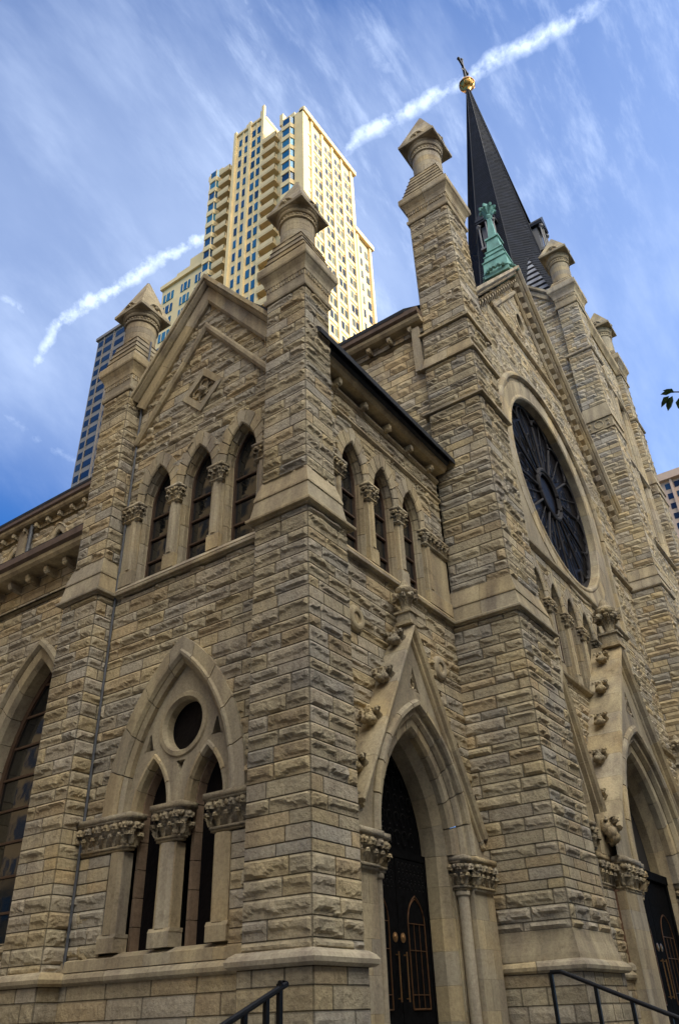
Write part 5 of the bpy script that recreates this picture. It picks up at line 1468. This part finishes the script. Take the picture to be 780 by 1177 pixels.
# ================================================================== street tree at the right
def tree(base, tip, label, seed=2):
    base = np.array((base[0], base[1], -1.7))
    T = thing('street_tree', label, 'tree', tuple(base), 'street trees along the pavement')
    O = base; m = MB(); R = random.Random(seed)
    top = base+np.array((.1, .15, 8.8)); fork = base+np.array((0, 0, 3.2))
    m.tube([base-O, base+np.array((0, 0, 1.6))-O, fork-O, top-O], [.2, .16, .13, .04], 10)
    leafpts = []
    def limb(p0, p1, r0):
        mid = (p0+p1)/2+np.array((R.uniform(-.2, .2), R.uniform(-.2, .2), .25)); m.tube([p0-O, mid-O, p1-O], [r0, r0*.6, r0*.25], 7); return mid
    cen = top-np.array((0, 0, 2.6))
    for i in range(26):
        d = np.array((R.gauss(0, 1), R.gauss(0, 1), R.gauss(.15, .8))); d /= np.linalg.norm(d)
        e = cen+d*np.array((1.9, 1.9, 2.5))*R.uniform(.6, 1)
        s = fork+(top-fork)*R.uniform(.1, .9); limb(s, e, .045)
        for _ in range(150):
            leafpts.append(e+np.array((R.gauss(0, .42), R.gauss(0, .42), R.gauss(0, .38))))
    s = fork+(top-fork)*.45
    if tip is not None: m.tube([s-O, s+(tip-s)*.5+np.array((0, 0, .35))-O, tip+(s-tip)*.12-O, tip-O+np.array((0, 0, .05))], [.05, .025, .011, .006], 7)
    for t in (np.linspace(.2, .62, 30) if tip is not None else ()):
        q = s+(tip-s)*t+np.array((0, 0, .35*math.sin(t*PI)))
        for _ in range(5): leafpts.append(q+np.array((R.gauss(0, .10), R.gauss(0, .10), R.gauss(0, .10))))
    m.build('trunk', M['bark'], T, smooth=True)
    L = MB()
    def leaf(p, d, s):
        d = d/np.linalg.norm(d); sd = np.cross(d, (0, 0, 1)); sd /= np.linalg.norm(sd)+1e-6; n = np.cross(sd, d)
        pts = [p, p+d*s*.3+sd*s*.26+n*.02, p+d*s*.7+sd*s*.2+n*.01, p+d*s, p+d*s*.7-sd*s*.2+n*.01, p+d*s*.3-sd*s*.26+n*.02, p+d*s*.5-n*.02]
        V = [q-O for q in pts]; L.addf(V, [(0, 1, 6), (1, 2, 6), (2, 3, 6), (3, 4, 6), (4, 5, 6), (5, 0, 6)], (.06, .1, .02))
    for p in leafpts:
        leaf(p, np.array((R.gauss(0, 1), R.gauss(0, 1), R.gauss(-.3, .7))), R.uniform(.09, .15))
    wr = right; wd = down
    for dx, dy, ang, s in ((-.02, .00, 2.1, .13), (.01, .0, 1.75, .15), (.03, -.03, -2.9, .11), (.0, -.03, 3.0, .10), (.07, .02, 1.2, .14), (.09, -.02, .4, .13), (.12, .02, 1.7, .12)):
        if tip is not None: leaf(tip+wr*dx+wd*dy, wr*math.cos(ang)+wd*math.sin(ang)+fwd*.3, s)
    L.build('leaves', M['leaf'], T, kind='stuff')
tree(CAM+ray(2300, 1100)*9.0, CAM+ray(771, 455)*8.2, 'street tree whose leafy twig reaches in from the right edge against the sky')
tree((-13.5, 4.5), None, 'unseen street tree on the side pavement beside the aisle windows, added to dim the lower walls', 5)  # this and the next two trees are unseen, added to darken the lower walls
tree((-14.5, 12.5), None, 'second unseen street tree on the side pavement beyond the first, added to dim the lower walls', 6)
tree((4.5, -13.0), None, 'unseen street tree on the kerb facing the big buttress, added to dim the lower walls', 7)

# ================================================================== world, sun
SUN_EL = math.radians(30); SUN_AZ = (0.60, -0.80)      # horizontal direction towards the sun
w = bpy.data.worlds.new('World'); scene.world = w; w.use_nodes = True
nt = w.node_tree; bg = nt.nodes['Background']
sky = nt.nodes.new('ShaderNodeTexSky'); sky.sky_type = 'NISHITA'; sky.sun_disc = False
sky.sun_elevation = SUN_EL; sky.sun_rotation = math.atan2(SUN_AZ[0], SUN_AZ[1]); sky.altitude = 200; sky.air_density = 1.0; sky.dust_density = .25; sky.ozone_density = 1.6
tc = nt.nodes.new('ShaderNodeTexCoord'); D = tc.outputs['Generated']
def mth(op, a, b=None, c=None):
    n = nt.nodes.new('ShaderNodeMath'); n.operation = op
    for i, v in enumerate((a, b, c)):
        if v is None: continue
        if isinstance(v, (int, float)): n.inputs[i].default_value = v
        else: nt.links.new(v, n.inputs[i])
    return n.outputs[0]
def dot(vec, v):
    n = nt.nodes.new('ShaderNodeVectorMath'); n.operation = 'DOT_PRODUCT'; nt.links.new(vec, n.inputs[0]); n.inputs[1].default_value = tuple(v); return n.outputs['Value']
def sstep(x, a, b):
    n = nt.nodes.new('ShaderNodeMapRange'); n.interpolation_type = 'SMOOTHSTEP'; nt.links.new(x, n.inputs[0]); n.inputs[1].default_value = a; n.inputs[2].default_value = b; n.inputs[3].default_value = 0; n.inputs[4].default_value = 1; return n.outputs[0]
def wnoise(scale, detail, rough=.55, rot=None, sc=(1, 1, 1)):
    mp = nt.nodes.new('ShaderNodeMapping'); nt.links.new(D, mp.inputs[0]); mp.inputs['Scale'].default_value = sc
    if rot is not None: mp.inputs['Rotation'].default_value = rot
    n = nt.nodes.new('ShaderNodeTexNoise'); nt.links.new(mp.outputs[0], n.inputs['Vector']); n.inputs['Scale'].default_value = scale; n.inputs['Detail'].default_value = detail; n.inputs['Roughness'].default_value = rough
    return n.outputs[0]
puff = wnoise(26, 5, .62); puff2 = wnoise(9, 3, .5); puff3 = wnoise(70, 4, .6)
def trail(p, q, wid0, strength, f0=.02, f1=.02, wob=.012, wid1=None):
    a = ray(*p); b = ray(*q); n = np.cross(a, b); n /= np.linalg.norm(n); t = b-a; L = np.linalg.norm(t); t /= L; mid = (a+b)/2
    al = mth('SUBTRACT', dot(D, t), float(np.dot(mid, t)))     # -L/2..L/2
    dist = mth('ADD', dot(D, n), mth('MULTIPLY', mth('SUBTRACT', puff2, .5), wob*2))
    dist = mth('ADD', dist, mth('MULTIPLY', mth('SUBTRACT', puff, .5), wob*1.1))
    ad = mth('ABSOLUTE', dist)
    core = mth('POWER', mth('SUBTRACT', 1.0, sstep(ad, -wid0*.3, wid0*1.35)), 1.3)
    e = mth('MULTIPLY', sstep(al, -L/2-f0, -L/2+f0), mth('SUBTRACT', 1.0, sstep(al, L/2-f1, L/2+f1)))
    front = sstep(dot(D, mid/np.linalg.norm(mid)), .2, .3)
    v = mth('MULTIPLY', mth('MULTIPLY', core, e), front)
    return mth('MULTIPLY', mth('MULTIPLY', v, mth('ADD', .24, mth('ADD', mth('MULTIPLY', sstep(puff, .34, .66), .62), mth('MULTIPLY', sstep(puff3, .35, .68), .50)))), strength)
tot = None
for a in [((60, 378), (690, -2), .0155, 1.05, .01, .06, .014), ((-25, 322), (62, 382), .013, .5, .02, .01, .006), ((66, 372), (38, 425), .014, .75, .01, .015, .006),
          ((-10, 470), (110, 545), .014, .28, .03, .03, .01), ((275, -20), (322, 110), .012, .28, .02, .04, .01), ((312, -20), (350, 80), .012, .22, .02, .04, .01), ((395, 40), (470, 95), .03, .35, .03, .03, .02)]:
    v = trail(*a); tot = v if tot is None else mth('MAXIMUM', tot, v)
ci1 = wnoise(1.7, 7, .58, (.4, .2, .6), (1, 2.3, 1.2)); ci2 = wnoise(3.5, 6, .6, (.1, .7, 1.0), (1.0, 3.2, 1.4)); ci3 = wnoise(7, 7, .65, (.3, .5, .2), (1, 4.5, 2.2))
cir = mth('MULTIPLY', sstep(ci1, .50, .80), .15)
cir = mth('ADD', cir, mth('MULTIPLY', sstep(ci2, .45, .78), .3))
# thicker high cloud low to the right and centre-left
side_ = mth('ADD', mth('MULTIPLY', sstep(dot(D, ray(800, 500)), .72, 1.0), .42), mth('MULTIPLY', sstep(dot(D, ray(130, 280)), .93, 1.0), .42))
cir = mth('ADD', cir, mth('MULTIPLY', mth('MULTIPLY', sstep(ci3, .48, .75), sstep(dot(D, ray(500, 60)), .92, .995)), .42))
cir = mth('ADD', mth('MULTIPLY', cir, .60), mth('MULTIPLY', side_, mth('ADD', .35, mth('MULTIPLY', ci1, 1.0))))
cov = mth('MINIMUM', mth('MAXIMUM', cir, mth('ADD', tot, mth('MULTIPLY', cir, .3))), 1.0)
# clouds absent below the horizon
mixc = nt.nodes.new('ShaderNodeMix'); mixc.data_type = 'RGBA'; nt.links.new(cov, mixc.inputs[0])
gainn = nt.nodes.new('ShaderNodeMix'); gainn.data_type = 'RGBA'; gainn.blend_type = 'MULTIPLY'; gainn.inputs[0].default_value = 1; nt.links.new(sky.outputs[0], gainn.inputs[6]); gainn.inputs[7].default_value = (.25, .71, 1.32, 1)
nt.links.new(gainn.outputs[2], mixc.inputs[6]); mixc.inputs[7].default_value = (5.6, 6.7, 8.8, 1)
wm = mth('MULTIPLY', sstep(dot(D, (-.25, -.62, .743)), .62, .95), mth('ADD', .45, mth('MULTIPLY', sstep(ci1, .35, .65), .5)))  # bright cloud added behind the camera, out of view, to light the front walls
mixw = nt.nodes.new('ShaderNodeMix'); mixw.data_type = 'RGBA'; nt.links.new(wm, mixw.inputs[0]); nt.links.new(mixc.outputs[2], mixw.inputs[6]); mixw.inputs[7].default_value = (40, 38.5, 35, 1)
nt.links.new(mixw.outputs[2], bg.inputs[0]); bg.inputs[1].default_value = .09
sl_ = bpy.data.lights.new('sun', 'SUN'); sun = bpy.data.objects.new('sun', sl_); COL.objects.link(sun)
sl_.energy = 4.6; sl_.angle = math.radians(.53); sl_.color = (1.0, .87, .66)
h_ = np.array(SUN_AZ)/np.linalg.norm(SUN_AZ)
sd_ = Vector((h_[0]*math.cos(SUN_EL), h_[1]*math.cos(SUN_EL), math.sin(SUN_EL)))
sun.rotation_euler = sd_.to_track_quat('Z', 'Y').to_euler()
vs = scene.view_settings; vs.view_transform = 'Standard'; vs.look = 'None'; vs.exposure = .9; vs.gamma = 1
scene.render.engine = 'CYCLES'
scene.cycles.max_bounces = 5; scene.cycles.diffuse_bounces = 4
